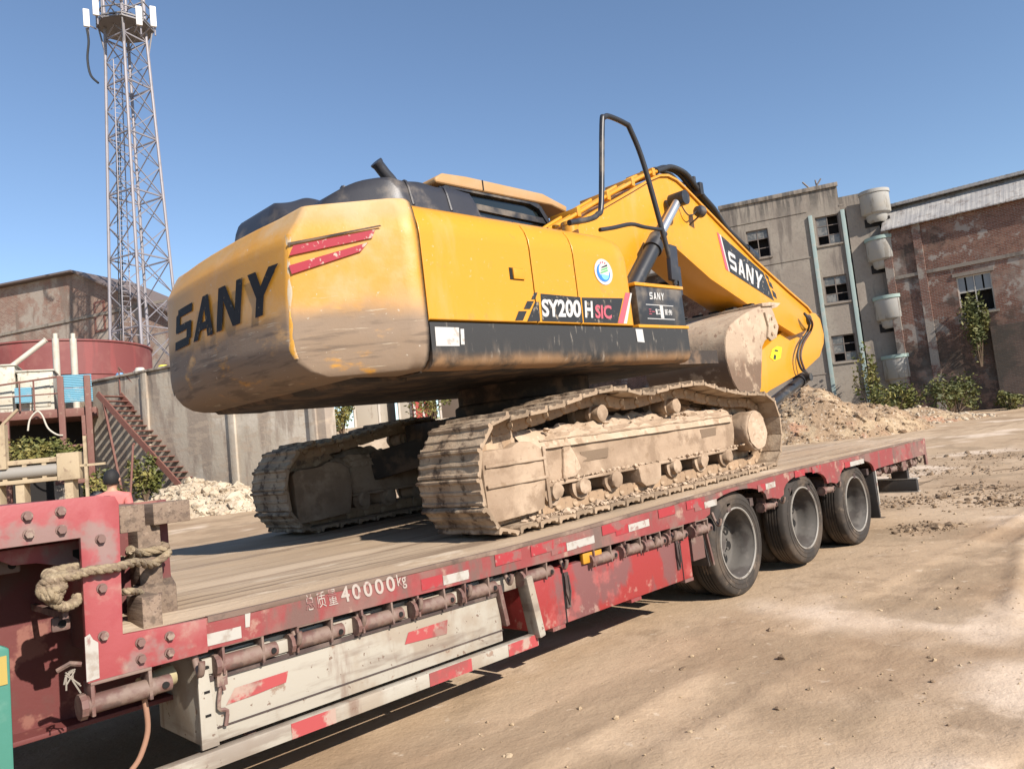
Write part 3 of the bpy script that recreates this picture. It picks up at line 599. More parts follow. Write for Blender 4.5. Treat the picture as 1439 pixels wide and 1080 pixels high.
    for i in range(nx+1):
        for j in range(ny+1):
            x = -1.5+2.85*i/nx; u = j/ny*2-1; y = cy_+u*.175
            h = .57+.10*(1-u*u)*(.7+1.1*noise.noise(Vector((x*2.2,u*1.3,oy*5))))+.035*noise.noise(Vector((x*9,u*4,oy)))+.014*noise.noise(Vector((x*30,u*12,oy)))
            if abs(u) > .99: h = .50
            vs_.append((x, y+.012*noise.noise(Vector((x*6,u*3,2))), h))
    mb.add(vs_, [(i*(ny+1)+j,(i+1)*(ny+1)+j,(i+1)*(ny+1)+j+1,i*(ny+1)+j+1) for i in range(nx) for j in range(ny)])
    mb.build('caked_mud', m_mud, TF, 60)
    for x, z, wd in ((-.72,.44,.17),(.93,.47,.14)):
        mb = MB(); yy = cy_+oy*.15; mb.prism([(x-wd,z),(x+wd,z),(x+wd*.9,z-.07),(x-wd*.85,z-.075)], 'y', min(yy,yy+oy*.004), max(yy,yy+oy*.004)); mb.build('frame_slot', m_slot, TF)  # slot drawn as a flat patch of darker brown
    mb = MB(); yy = cy_+oy*.15
    mb.prism([(-1.12,.27),(-.98,.28),(-.92,.33),(-.96,.42),(-1.04,.56),(-1.08,.5),(-1.10,.36)], 'y', min(yy,yy+oy*.02), max(yy,yy+oy*.02)); q_ = mb.build('mud_splash', m_mud, TF, bev=.006); roughen(q_, 3, .014, 16, 2)
    mb = MB()
    def clod():
        t_ = random.random(); x = random.uniform(-1.6,1.75)
        if t_ < .55: return (x, cy_+oy*random.uniform(.12,.29), .046+random.uniform(0,.01))
        if t_ < .8: return (random.uniform(-1.4,1.3), cy_+random.uniform(-.16,.17), .615+.05*noise.noise(Vector((x*2,1,0))))
        return (x, cy_+oy*random.uniform(.14,.18), .268)
    scatter(mb, 520, clod, lambda: min(.035, .006+random.expovariate(110))); q_ = mb.build('mud_clods', m_mud, TF, 0); q_['kind'] = 'stuff'
    for k in range(NS):
        s_ = k*pit; p = along(s_); t = (along(s_+pit*.4)-along(s_-pit*.4)).normalized(); nrm = Vector((-t.z,0,t.x))
        for nm, me in (('track_shoe', shoes[k*5 % 6]), ('track_link', link_me)):
            o = link(nm, me, TF)
            o.matrix_local = Matrix(((t.x,0,nrm.x,p.x+random.uniform(-.002,.002)),(0,1,0,cy_+random.uniform(-.004,.004)),(t.z,0,nrm.z,p.z),(0,0,0,1)))
# ================================================================== TRAILER
m_red = MAT('worn_red_paint', (.21,.04,.038), .6, layers=[((.17,.10,.08),2.2,.44,.66,.8,{'ro':.8}),((.11,.075,.06),5,.52,.74,.8,{'st':(1,1,.35),'ro':.8}),((.36,.26,.19),8,.62,.80,.55,{'ro':.9}),((.31,.045,.048),1.6,.62,.78,.6)], bump=[(35,.0015),(8,.002)])
m_redgoose = MAT('red_gooseneck_paint', (.27,.05,.052), .55, layers=[((.20,.15,.13),3,.54,.70,.8,{'ro':.8}),((.30,.19,.155),2,.46,.80,.55),((.34,.25,.19),6,.60,.85,.5),((.24,.03,.035),9,.6,.75,.4)], bump=[(35,.0012)])
m_redbox = MAT('toolbox_red_paint', (.25,.028,.027), .45, layers=[((.13,.06,.055),2.8,.46,.62,.85,{'ro':.75,'st':(1,1,.5)}),((.36,.09,.08),4.5,.60,.78,.5),((.4,.28,.22),11,.62,.78,.5,{'z':(.3,.5),'zn':.2})], bump=[(25,.001)])
m_maroon = MAT('maroon_steel', (.12,.03,.027), .7, layers=[((.09,.05,.04),3,.5,.7,.7),((.30,.14,.10),6,.62,.75,.5)], bump=[(18,.002)])
m_chassis = MAT('dark_chassis', (.05,.032,.028), .7, layers=[((.14,.10,.08),5,.5,.75,.7)], bump=[(20,.003)])
m_cream = MAT('chipped_white_paint', (.335,.305,.25), .6, layers=[((.27,.22,.165),2.2,.44,.66,.85),((.13,.08,.055),22,.74,.80,.9,{'ro':.9}),((.24,.19,.145),6,.62,.80,.6,{'st':(1,1,.3)}),((.20,.12,.08),9,.74,.82,.8),((.17,.13,.10),3,.52,.76,.7,{'st':(.5,.5,3)}),((.14,.075,.05),5,.60,.78,.6,{'st':(1,1,.25)})], bump=[(30,.001)])
m_refl_red = MAT('red_reflector', (.29,.028,.033), .5, layers=[((.18,.10,.085),8,.5,.70,.8),((.3,.22,.18),14,.66,.8,.6)])
m_refl_white = MAT('white_reflector', (.36,.34,.30), .5, layers=[((.24,.19,.15),10,.5,.72,.7),((.2,.07,.06),16,.66,.78,.7)])
m_deck = MAT('dusty_deck', (.35,.26,.175), .85, layers=[((.45,.35,.25),.9,.40,.70,.85,{'st':(.35,1.6,1)}),((.17,.115,.075),1.3,.54,.76,.75,{'st':(.16,3.4,1)}),((.13,.09,.06),3.0,.66,.78,.7,{'st':(.06,5,1)}),((.48,.39,.29),3.5,.66,.82,.8,{'st':(.5,1.3,1)}),((.21,.165,.12),.5,.56,.76,.5)], bump=[(5,.008,(.4,2,1)),(40,.004)], spec=.25)
m_tyre = MAT('tyre_rubber', (.036,.030,.025), .8, layers=[((.105,.078,.056),3,.42,.76,.7),((.17,.13,.095),9,.66,.84,.5)], bump=[(60,.001)], spec=.3)
m_rim = MAT('grey_wheel_rim', (.10,.09,.078), .7, layers=[((.045,.035,.03),5,.45,.7,.7),((.15,.13,.11),9,.62,.84,.5)], bump=[(40,.0008)])
m_winch = MAT('rusty_winch_steel', (.125,.062,.05), .7, layers=[((.19,.135,.105),8,.45,.68,.8),((.09,.06,.05),14,.58,.72,.7)], bump=[(60,.002)], var=.15)
m_flap = MAT('mudflap_rubber', (.03,.026,.024), .7, layers=[((.12,.09,.07),3,.5,.75,.5)])
m_bolt = MAT('bolt_steel', (.15,.085,.07), .6, layers=[((.3,.24,.18),20,.5,.7,.6)])
def zt(x):                         # deck height along the trailer
    P = [(-9,.875),(-4.95,.875),(-4.37,.869),(-2.78,.866),(-2.2,.879),(.91,.973),(2.38,.986),(5.12,1.014),(9,1.014)]
    for (a, b), (c, d) in zip(P, P[1:]):
        if x <= c: return b+(d-b)*(x-a)/(c-a)
TR = empty('low_bed_trailer', (0,0,0))
tag(TR, 'long red low-bed trailer with dusty deck and three axles, carrying the excavator', 'trailer')
YF = 3.58; SX = 1.339; TD = .889
# deck sheet
mb = MB(); xs = [-4.93+10.04*i/190 for i in range(191)]; ys = [-.03,-.005,.05] + [.05+3.48*j/46 for j in range(1,47)] + [YF+.02]
top = [(x, y, zt(x) + (.018*sst(0,.14,y)*sst(-.0,.3,YF-y) if True else 0) + (.006*noise.noise(Vector((x*1.2,y*5,0))) + .004*noise.noise(Vector((x*6,y*9,3))))*sst(.02,.2,y)) for x in xs for y in ys]
n_ = len(ys); mb.add(top, [(i*n_+j,(i+1)*n_+j,(i+1)*n_+j+1,i*n_+j+1) for i in range(len(xs)-1) for j in range(n_-1)])
bot = [(x, y, zt(x)-.05) for x in xs for y in (ys[0], ys[-1])]
mb.add(bot, [(i*2,i*2+1,i*2+3,i*2+2) for i in range(len(xs)-1)])
mb.add([(x,ys[0],z) for x in (xs[-1],) for z in (zt(x)-.05,zt(x))]+[(xs[-1],YF+.02,zt(xs[-1])),(xs[-1],YF+.02,zt(xs[-1])-.05)], [(0,1,2,3)])
DECK = mb.build('deck', m_deck, TR, 50)
# side beams with wheel arches
def beam_poly():
    topl = [(x, zt(x)-.004) for x in [-4.93+10.04*i/40 for i in range(41)]]
    bl = [(5.11,.80)]
    for k in (2,1,0):
        cx = k*SX; bl.append((cx+.60,.755 if k < 2 else .775))
        for a in range(0,13):
            t = math.pi*a/12; bl.append((cx+.50*math.cos(t), .755+(.155 if k else .14)*math.sin(t)**.8 if 0 < a < 12 else .755))
        bl.append((cx-.60,.73))
    bl += [(-2.2,.722),(-2.8,.726),(-4.0,.735),(-4.78,.735)]
    return topl+bl+[(-4.93,.735)]
for y0, y1 in ((-.05,-.022),(YF,YF+.028)):
    mb = MB(); mb.prism(beam_poly(), 'y', y0, y1); b = mb.build('side_beam', m_red, TR)
    if y0 < 0: SB = b
mb = MB(); tx = [-4.6+9.65*i/60 for i in range(61)]
mb.loft([[(x,-.0535,zt(x)+.001),(x,-.0535,zt(x)-.02-.012*noise.noise(Vector((x*3,0,0)))-.008*noise.noise(Vector((x*11,2,0)))),(x,-.049,zt(x)-.024),(x,-.03,zt(x)+.002)] for x in tx]); mb.build('worn_beam_edge', MAT('rusty_worn_edge', (.15,.10,.075), .8, layers=[((.25,.18,.13),6,.5,.75,.7),((.07,.05,.04),9,.6,.8,.6)], bump=[(40,.002)]), SB, 40)
def YP(px, py, y=-.053): return WP(px, py, 1, y)
def patch(name, q, mat, parent, y=-.053):
    mb = MB(); mb.add([YP(*a, y) for a in q], [tuple(range(len(q)))]); return mb.build(name, mat, parent, 0)
# reflective tape along the beam
_tp = [0]
def tape(x0, x1, z0, z1, mat, dz=0):
    _tp[0] += 1; mb = MB(); y = -.0522-.0002*_tp[0]
    f = lambda x, t: (x, y, zt(x)-.005 - t)
    mb.add([f(x0,z1),f(x1,z1),f(x1,z0),f(x0,z0)], [(0,1,2,3)]); mb.build('reflective_tape', mat, SB, 0)
for px, wd in ((305,56),(640,37),(820,40),(905,30),(1010,18),(1098,14),(1225,20)):
    a = YP(px-wd*.5, 800); b = YP(px+wd*.5, 800); 
    tape(a.x, b.x, .065, .115, m_refl_white)
    tape(a.x-.15, a.x-.005, .055, .115, m_refl_red)
for px in (715,765,865,945,985,1140,1165): 
    a = YP(px, 790); tape(a.x-.11, a.x+.11, .02, .085, m_refl_red)
for px in (350,): patch('paint_splash', [(px-6,858),(px+2,856),(px+1,880),(px-5,881)], m_refl_white, SB)
fl = quadmap([(427,836),(566,805),(570,826),(431,858)], lambda x, y, d: YP(x, y, -.054))
def beamtext(name, body, u0, u1, bold=.0):
    text(name, body, lambda u, v: fl(u0+(u1-u0)*u, v), m_stencil, SB, bold)
m_stencil = MAT('worn_white_stencil', (.34,.29,.25), .6, layers=[((.2,.06,.055),14,.62,.74,.85)])
for k, ch in enumerate('总质量'):
    try: beamtext('stencil_lettering', ch, .0+.115*k, .0+.115*k+.09)
    except Exception as e: print('cjk', e)
for k in range(5): beamtext('stencil_lettering', '40000'[k], .36+.115*k, .36+.115*k+.085, .02)
beamtext('stencil_lettering', 'kg', .93, 1.02, .01)
# bolts
def bolt(px, py, parent, y=-.055, r=.0155):
    c = YP(px, py, y); mb = MB(); mb.cyl((c.x,y+.012,c.z),(c.x,y-.004,c.z),r*1.25,14); mb.cyl((c.x,y-.004,c.z),(c.x,y-.020,c.z),r,6); mb.build('bolt', m_bolt, parent, 30)
# gooseneck
YG = -.055
gp = [(-7.2,1.43),(-5.02,1.43),(-4.945,1.42),(-4.932,1.39),(-4.945,.885),(-4.62,.872),(-4.62,.735),(-5.076,.735),(-5.075,1.277),(-7.2,1.285)]
mb = MB(); mb.prism(gp, 'y', -.085, -.056); GN = mb.build('gooseneck_plate', m_redgoose, TR, bev=.004)
for a in [(38,725),(85,718),(40,750),(86,744),(141,757),(143,826),(145,893),(197,902),(198,925),(238,893),(238,916)]: bolt(*a, GN, -.086)
patch('white_paint_patch', [(119,895),(126,890),(131,898),(138,902),(140,952),(122,958)], m_refl_white, GN, -.088)
mb = MB(); mb.box(-7.2,-4.95,-.056,YF,1.375,1.425); mb.build('gooseneck_top', m_red, TR, bev=.006)
mb = MB(); mb.box(-4.99,-4.955,-.05,YF,.80,1.38); mb.build('gooseneck_end_wall', m_maroon, TR)
mb = MB(); mb.box(-7.2,-4.56,.42,.45,.50,1.375); mb.box(-7.2,-4.56,.30,.60,.485,.505); mb.build('gooseneck_web', m_maroon, TR, bev=.004)
mb = MB(); mb.box(-7.2,-4.56,2.9,2.93,.50,1.375); mb.box(-7.2,-4.56,2.8,3.1,.485,.505); mb.build('gooseneck_web', m_maroon, TR, bev=.004)
gus = [(-5.30,1.26),(-5.0,1.26),(-5.0,1.10),(-5.045,1.10),(-5.05,1.13),(-5.10,1.17),(-5.18,1.195),(-5.26,1.20),(-5.30,1.225)]
mb = MB(); mb.prism(gus, 'y', .10, .125); mb.box(-5.02,-5.0,.0,.42,1.0,1.27); mb.build('gusset', m_redgoose, TR, bev=.003)
mb = MB(); mb.prism([(-5.055,1.225),(-5.015,1.225),(-5.015,1.15),(-5.03,1.15),(-5.035,1.185),(-5.055,1.20)], 'y', .095, .0995); mb.build('gusset_hole', m_gap, TR)
for (x0, x1, z0, z1, y) in ((-5.5,-5.215,1.165,1.225,.18),(-5.165,-5.10,.935,.99,.0)):
    mb = MB(); mb.box(x0,x1,y,y+.02,z0,z1); lug = mb.build('lug', m_winch, TR, bev=.01)
    mb = MB(); mb.cyl((x1-.03,y-.004,(z0+z1)/2),(x1-.03,y+.003,(z0+z1)/2),.014,12); mb.build('lug_hole', m_gap, lug)
mb = MB(); mb.box(-5.14,-5.12,-.05,.4,.985,1.01); mb.tube([(-5.075,-.02,.80),(-5.11,0,.81),(-5.15,.02,.79)], .01, 6); mb.build('lug_bracket', m_winch, TR)
# winches under the beam
def make_winch():
    mb = MB(); mb.box(-.105,-.093,-.035,.05,-.125,0); mb.box(.075,.087,-.035,.05,-.125,.0); mb.box(-.105,.087,-.038,-.026,-.012,.0); WN = mb.build('winch', m_winch, TR, bev=.003)
    mb = MB(); mb.cyl((-.12,0,-.085),(.10,0,-.085),.036,14); mb.build('winch_drum', m_winch, WN, 40)
    mb = MB(); mb.lathe((0,0,-.085), 'x', [(.048,-.135),(.048,-.115),(.03,-.11)], 10); mb.build('ratchet', m_winch, WN, 30)
    mb = MB(); mb.cyl((.10,0,-.085),(.155,0,-.085),.033,12); W2 = mb.build('winch_head', m_winch, WN, 40)
    mb = MB(); mb.cyl((.13,-.036,-.085),(.13,.036,-.085),.013,10); mb.build('head_hole', m_gap, WN)
    mb = MB(); mb.tube(spline([(.25,.02,.02),(.25,-.0,-.04),(.25,-.03,-.085),(.25,-.05,-.06),(.25,-.055,-.03)],4), .013, 8); mb.build('rope_hook', m_winch, WN, 50)
    return WN
wn = make_winch()
wx = [-4.44,-4.085,-3.735,-3.385,-3.05,-2.55,-1.90,-1.55,-1.30,-.98,-.62,.66,1.98,3.45,3.95,4.4,4.75]
for i, x in enumerate(wx):
    o = wn if i == 0 else copy_tree(wn, TR); zb = .735 if x < -2 else (.725 if x < -.5 else (.755 if x < 3 else .785))
    o.location = (x, -.01 if x < -.4 else .035, zb+.006); o.rotation_euler.x = random.uniform(-.1,.1)
o = copy_tree(wn, TR); o.location = (-4.95,-.055,.738); o.scale = (1.15,1.05,1.0)
mb = MB(); mb.cyl((-4.85,.04,.635),(-4.72,.06,.655),.045,14); mb.build('pale_tube', MAT('pale_yellow_paint', (.33,.28,.16), .6, layers=[((.3,.24,.15),5,.5,.7,.7)]), TR, 40)
mb = MB(); mb.tube(spline([(-4.87,-.02,.66),(-4.86,-.03,.58),(-4.855,-.02,.48),(-4.885,-.01,.39),(-4.92,-.0,.345)],4), .011, 8); mb.build('strap_end', MAT('orange_strap', (.28,.15,.095), .8), TR, 50)
m_rope0 = MAT('frayed_fibre', (.25,.22,.18), .9)
mb = MB()
for k in range(6): mb.tube([(-5.11+random.uniform(-.01,.01),-.03,.79),(-5.11+random.uniform(-.03,.03),-.04,.77+random.uniform(-.02,.02)),(-5.11+random.uniform(-.04,.04),-.04,.74+random.uniform(-.05,.02))], .003, 5)
mb.build('frayed_strap', m_rope0, TR)
mb = MB(); mb.box(-2.1,-1.9,-.03,.0,.64,.71); mb.build('side_marker', MAT('amber_marker', (.45,.21,.02), .4, layers=[((.05,.12,.35),3,.62,.66,.8)]), TR, bev=.006)
# white locker under the beam
LK = MB(); LK.prism([(-.0,.335),(.0,.61),(.035,.64),(.035,.70),(.48,.70),(.48,.335)], 'x', -4.63, -2.86); LK = LK.build('side_locker', m_cream, TR, bev=.006)
xx = -4.62
while xx < -2.95:
    wd = random.uniform(.22,.34); mb = MB(); mb.box(xx, min(xx+wd-.012,-2.87), -.004, .034, .625, .69+random.uniform(-.012,.012)); mb.build('locker_slat', m_cream, LK, bev=.003); xx += wd
mb = MB(); mb.box(-4.63,-2.86,-.012,.0,.598,.618); mb.box(-4.63,-2.86,-.008,.0,.395,.40); mb.build('locker_ledge', m_chassis, LK)
m_redstripe = MAT('sprayed_red_stripe', (.32,.05,.05), .6, layers=[((.34,.28,.22),7,.56,.72,.8),((.16,.06,.05),4,.5,.7,.6)])
def LP(px, py, y=-.004): return WP(px, py, 1, y)
for q in ([(318,990),(330,966),(405,942),(402,958),(360,975)], [(569,905),(574,888),(629,870),(628,890),(600,897)]):
    mb = MB(); mb.add([LP(*a) for a in q], [tuple(range(5))]); mb.build('red_stripe', m_redstripe, LK, 0)
mb = MB(); mb.prism([(-4.645,.33),(-4.57,.33),(-4.60,.66),(-4.645,.66)], 'y', -.02, .0); mb.build('locker_end_plate', m_cream, LK, bev=.003)
for a in ((290,938),(291,972),(293,1005)):
    c = LP(*a, -.022); mb = MB(); mb.box(c.x-.012,c.x+.012,-.023,-.0,c.z-.005,c.z+.005); mb.build('end_slot', m_gap, LK)
mb = MB(); mb.tube(spline([(-4.545,-.01,.66),(-4.55,-.03,.60),(-4.54,-.03,.55)],3), .008, 6); mb.box(-4.57,-4.525,-.035,-.015,.57,.63); mb.tube(spline([(-4.55,-.02,.57),(-4.565,-.02,.48),(-4.53,-.02,.46),(-4.54,-.02,.40)],3), .009, 6); mb.build('padlock', m_bolt, LK, 40)
mb = MB(); mb.box(-2.865,-2.62,.03,.46,.60,.69); mb.box(-2.86,-2.66,.40,.46,.33,.62); mb.build('locker_step', m_cream, TR, bev=.004)
mb = MB(); mb.beam((-2.66,-.02,.67),(-2.60,-.03,.30),.055,.10,0,(0,1,0)); mb.build('rail_hanger', m_cream, TR, bev=.012)
mb = MB(); mb.beam((-2.88,-.012,.66),(-2.84,-.012,.42),.03,.05,0,(0,1,0)); mb.build('locker_latch', m_winch, TR, bev=.006)
mb = MB(); mb.box(-4.92,-2.60,-.035,.02,.245,.318); RL = mb.build('lower_rail', m_cream, TR, bev=.008)
for x0, x1 in ((-4.25,-4.02),(-3.45,-3.15),(-2.86,-2.61)):
    mb = MB(); mb.box(x0,x1,-.038,-.034,.248,.315); mb.build('rail_stripe', m_redstripe, RL)
for x in (-4.4,-3.4):
    mb = MB(); mb.beam((x,.1,.33),(x,.0,.28),.04,.02); mb.build('rail_bracket', m_winch, RL)
# red toolbox
mb = MB(); mb.box(-2.56,-.78,-.005,.55,.305,.66); TX = mb.build('toolbox', m_redbox, TR, bev=.012)
for x in (-2.30,-.92): mb = MB(); mb.box(x,x+.011,-.008,.0,.31,.655); mb.build('toolbox_seam', m_gap, TX)
for x in (-2.27,-.97):
    mb = MB(); mb.box(x-.02,x+.02,-.018,-.004,.40,.62); mb.tube([(x-.015,-.02,.6),(x-.02,-.025,.5),(x,-.025,.42),(x+.02,-.025,.5),(x+.015,-.02,.6)], .006, 6); mb.build('toolbox_latch', m_chassis, TX)
for x in (-2.38,-1.55,-.85):
    mb = MB(); mb.box(x-.06,x+.06,-.012,.05,.285,.308); mb.build('toolbox_foot', m_red, TX)
# chassis rails, cross members, axles
mb = MB()
for y in (.95,2.55): mb.box(-4.6,4.9,y-.07,y+.07,.50,.80); mb.box(-4.6,4.9,y-.12,y+.12,.49,.51)
for k in range(24): x = -4.5+k*.4; mb.box(x-.03,x+.03,.0,YF-.02,.72,.79)
mb.build('chassis', m_chassis, TR)
def make_wheel():
    mb = MB(); r = TD/2
    for y0, sgn in ((0,1),):
        prof = [(.300,.012),(.318,.004),(.332,.001),(.334,-.003),(.342,-.003),(.344,.0),(.372,.0),(.374,-.003),(.380,-.003),(.382,.002),(.405,.007),(.425,.016),(.436,.03),(r-.006,.045),(r,.06)]
        for g in range(4):
            c = .075+.028*g; prof += [(r,c),(r-.010,c+.003),(r-.010,c+.011),(r,c+.014)]
        prof += [(r,.195),(r-.006,.215),(.425,.235),(.36,.245),(.30,.235)]
        mb.lathe((0,0,0), 'y', prof, 56, 0, False)
    T = mb.mesh('tyre', m_tyre, 30)
    mb = MB(); mb.lathe((0,0,0), 'y', [(.300,.235),(.303,.012),(.296,.004),(.288,.008),(.283,.03),(.268,.06),(.255,.12),(.25,.19),(.24,.205),(.10,.205),(.10,.18),(.06,.195),(.0,.195)], 48, 0, False)
    RM = mb.mesh('rim', m_rim, 35)
    mb = MB(); mb.lathe((0,0,0), 'y', [(.304,.010),(.302,.001),(.292,.0),(.286,.008),(.290,.014)], 48, 0, False); LP_ = mb.mesh('rim_lip', MAT('worn_rim_lip', (.24,.22,.19), .55, layers=[((.1,.075,.06),9,.55,.75,.7)]), 40)
    mb = MB(); mb.cyl((0,0,0), (0,-.006,0), .04, 12)
    HO = mb.mesh('rim_hole', m_gap, 30)
    mb = MB()
    for k in range(10):
        a = 2*math.pi*k/10+.2; c = Vector((.125*math.cos(a),.205,.125*math.sin(a))); mb.cyl(c, c+Vector((0,-.03,0)), .013, 6)
    mb.cyl((0,.24,0),(0,.17,0),.075,20); HB = mb.mesh('hub', m_rim, 30)
    return T, RM, HO, HB, LP_
T_, RM_, HO_, HB_, LPM = make_wheel()
for k in range(3):
    mb = MB(); mb.cyl((k*SX,.25,TD/2),(k*SX,YF-.25,TD/2),.07,14); mb.prism([(k*SX-.5,.62),(k*SX,.54),(k*SX+.5,.62),(k*SX+.5,.65),(k*SX,.58),(k*SX-.5,.65)], 'y', .91, .99); AX = mb.build('axle', m_chassis, TR, 40)
    for side_ in (0,1):
        for dual in (0,1):
            o = link('wheel', T_, TR); off = .265*dual
            o.location = (k*SX, off if side_ == 0 else YF-off, TD/2 + (.03 if k == 1 else 0)); o.rotation_euler = (0, random.uniform(0,6), 0 if side_ == 0 else math.pi)
            for nm, me in (('rim', RM_), ('hub', HB_), ('rim_lip', LPM)): link(nm, me, o)
            if not dual:
                for h_ in range(8): a_ = 2*math.pi*h_/8; q_ = link('rim_hole', HO_, o); q_.location = (.175*math.cos(a_), .2055, .175*math.sin(a_))
            if dual: o.scale = (1,.98,1)
# mudflaps
mb = MB(); mb.prism([(-.80,.70),(-.56,.73),(-.50,.42),(-.49,.30),(-.52,.30),(-.57,.42)] if False else [(-.585,.74),(-.565,.74),(-.475,.34),(-.50,.335)], 'y', .01, .5); mb.build('mudflap', m_flap, TR, bev=.004)
mb = MB(); mb.beam((-.56,-.012,.72),(-.475,-.012,.345),.02,.02,0,(0,1,0)); mb.box(-.74,-.56,-.0,.3,.42,.70); mb.build('flap_frame', m_winch, TR)
mb = MB(); mb.prism([(3.26,.76),(3.30,.76),(3.33,.20),(3.30,.20)], 'y', .0, .52); mb.build('mudflap', m_flap, TR, bev=.004)
mb = MB(); mb.box(3.31,3.335,-.01,.01,.36,.76); mb.build('flap_frame', m_refl_white, TR)
# rear bumper
mb = MB(); mb.box(4.72,4.80,.0,YF,.36,.50); BU = mb.build('rear_bumper', m_flap, TR, bev=.008)
mb = MB(); mb.box(4.72,4.82,-.01,YF+.01,.505,.52); mb.box(4.72,4.82,-.01,YF+.01,.34,.355); mb.build('bumper_edge', m_refl_white, BU)
for y in (.1,YF-.3): mb = MB(); mb.box(4.72,4.8,y,y+.2,.52,.80); mb.build('bumper_post', m_flap, BU)
mb = MB(); mb.box(5.06,5.13,-.052,-.02,.66,1.01); mb.box(5.09,5.13,-.02,YF,.78,1.0); mb.build('rear_end_plate', m_red, TR, bev=.005)
mb = MB(); mb.box(4.2,4.35,-.03,.03,.66,.79); mb.build('rear_lug', m_winch, TR, bev=.01)
for x, z, r_ in ((4.55,.75,.04),(3.6,.74,.05)): mb = MB(); mb.cyl((x,-.03,z),(x,.08,z),r_,14); mb.build('rear_tube', m_winch, TR, 30)

# ---- timber blocks standing on the deck by the gooseneck
m_timber = MAT('weathered_timber', (.19,.135,.095), .85, layers=[((.10,.07,.05),4,.45,.68,.8,{'st':(6,.6,6)}),((.27,.2,.145),7,.58,.78,.6,{'st':(5,.6,5)}),((.08,.05,.04),9,.64,.72,.7,{'st':(8,.5,8)})], bump=[(14,.004,(5,.5,5))], var=.15)
def timber(x0, x1, y0, y1, z0, z1, label, rz=0):
    c = Vector(((x0+x1)/2,(y0+y1)/2,z0)); mb = MB()
    mb.box(x0-c.x,x1-c.x,y0-c.y,y1-c.y,0,z1-z0); o = mb.build('timber_block', m_timber, None, 30, .007)
    o.location = c; o.rotation_euler.z = rz; tag(o, label, 'timber', 'timber blocks by the gooseneck'); return o
ZD = .885
timber(-4.845,-4.765,-.0,.16,.845,1.0,'small upright timber block tied at the corner of the red gooseneck plate', .05)
timber(-4.735,-4.565,.18,.62,ZD,1.01,'thick timber block lying on the deck under the upright post', R(-18))
timber(-4.74,-4.64,.30,.46,1.008,1.27,'upright timber post with rope around it')
timber(-4.72,-4.55,.26,1.7,1.268,1.365,'long dark timber laid across the top of the upright post', R(3))
timber(-4.90,-4.80,.02,1.5,1.265,1.375,'long pale-ended timber beside the gooseneck end wall')
timber(-4.90,-4.79,.75,.9,ZD,1.267,'dark timber prop under the long timbers')
timber(-4.70,-4.58,1.35,1.5,ZD,1.27,'far timber prop holding up the long timbers')
# ---- rope
m_rope = MAT('old_hemp_rope', (.26,.2,.125), .95, layers=[((.17,.12,.08),22,.45,.62,.8),((.34,.27,.18),40,.55,.7,.6)], bump=[(90,.006)])
def rope_mesh(mb, pts, r=.017):
    pts = spline(pts, 14)
    for st in range(3):
        strand = []
        for i, p in enumerate(pts):
            d = (pts[min(i+1,len(pts)-1)]-pts[max(i-1,0)]).normalized(); a = d.cross(Vector((.3,.2,1))).normalized(); b = d.cross(a)
            ph = i*.42+st*2.094; strand.append(p+(a*math.cos(ph)+b*math.sin(ph))*r*.55)
        mb.tube(strand, r*.62, 6)
G = lambda px, py, y: WP(px, py, 1, y)
mb = MB()
rope_mesh(mb, [G(78,812,-.10),G(100,809,-.115),G(130,801,-.115),G(163,797,-.11),G(190,790,.02),(-4.70,.25,1.10),(-4.62,.285,1.135),(-4.61,.38,1.15),(-4.65,.48,1.14),(-4.76,.44,1.13),(-4.80,.25,1.13),G(183,772,.1)])
rope_mesh(mb, [G(183,772,.1),(-4.74,.285,1.155),(-4.63,.285,1.16),(-4.605,.40,1.165)])
rope_mesh(mb, [G(112,796,-.03),G(92,799,-.05),G(66,806,-.05),G(72,812,-.08),G(95,806,-.06),G(112,801,-.02)])
rope_mesh(mb, [G(78,812,-.10),G(62,820,-.09),G(58,832,-.09),G(70,838,-.11),G(85,830,-.10),G(76,822,-.08),G(63,828,-.1),G(66,838,-.08),G(80,848,-.09),G(92,852,-.08),G(107,845,-.06),G(108,838,-.04)], .018)
rope_mesh(mb, [G(60,818,-.08),G(75,828,-.12),G(88,822,-.1),G(70,815,-.11),G(58,826,-.08),G(72,834,-.12),G(82,842,-.1)], .018)
rope_mesh(mb, [G(170,832,.05),G(182,830,-.0),G(196,832,.1),G(200,838,.18)], .013)
o = mb.build('knotted_rope', m_rope, None, 60); tag(o, 'old knotted rope lashing the timber post to the red gooseneck', 'rope')
# ---- green panel of the towing truck at the gooseneck
m_teal = MAT('faded_green_paint', (.045,.17,.125), .5, layers=[((.20,.30,.24),3,.5,.75,.6),((.2,.16,.12),7,.62,.74,.5)], bump=[(20,.001)])
mb = MB(); mb.prism([(-5.375,.12),(-5.37,.97),(-5.395,.985),(-6.6,.985),(-6.6,.12)], 'y', -.34, -.30); o = mb.build('truck_mudguard', m_teal, None, bev=.01)
tag(o, 'faded green mudguard panel of the towing truck beside the gooseneck', 'mudguard')
mb = MB(); mb.box(-5.42,-5.381,-.344,-.339,.86,.95); mb.build('marker_sticker', MAT('ochre_sticker', (.34,.25,.06), .5), o)
mb = MB(); mb.beam((-5.46,-.32,.97),(-5.44,-.25,1.20),.05,.05); mb.beam((-6.3,-.32,.97),(-6.3,-.25,1.30),.06,.06); mb.box(-6.5,-5.42,-.30,.2,1.19,1.22); mb.build('guard_stay', m_chassis, o)
mb = MB(); mb.box(-5.40,-5.378,-.36,-.27,0,.14); mb.box(-6.5,-6.4,-.36,-.27,0,.14); mb.build('guard_foot', m_teal, o, bev=.004)
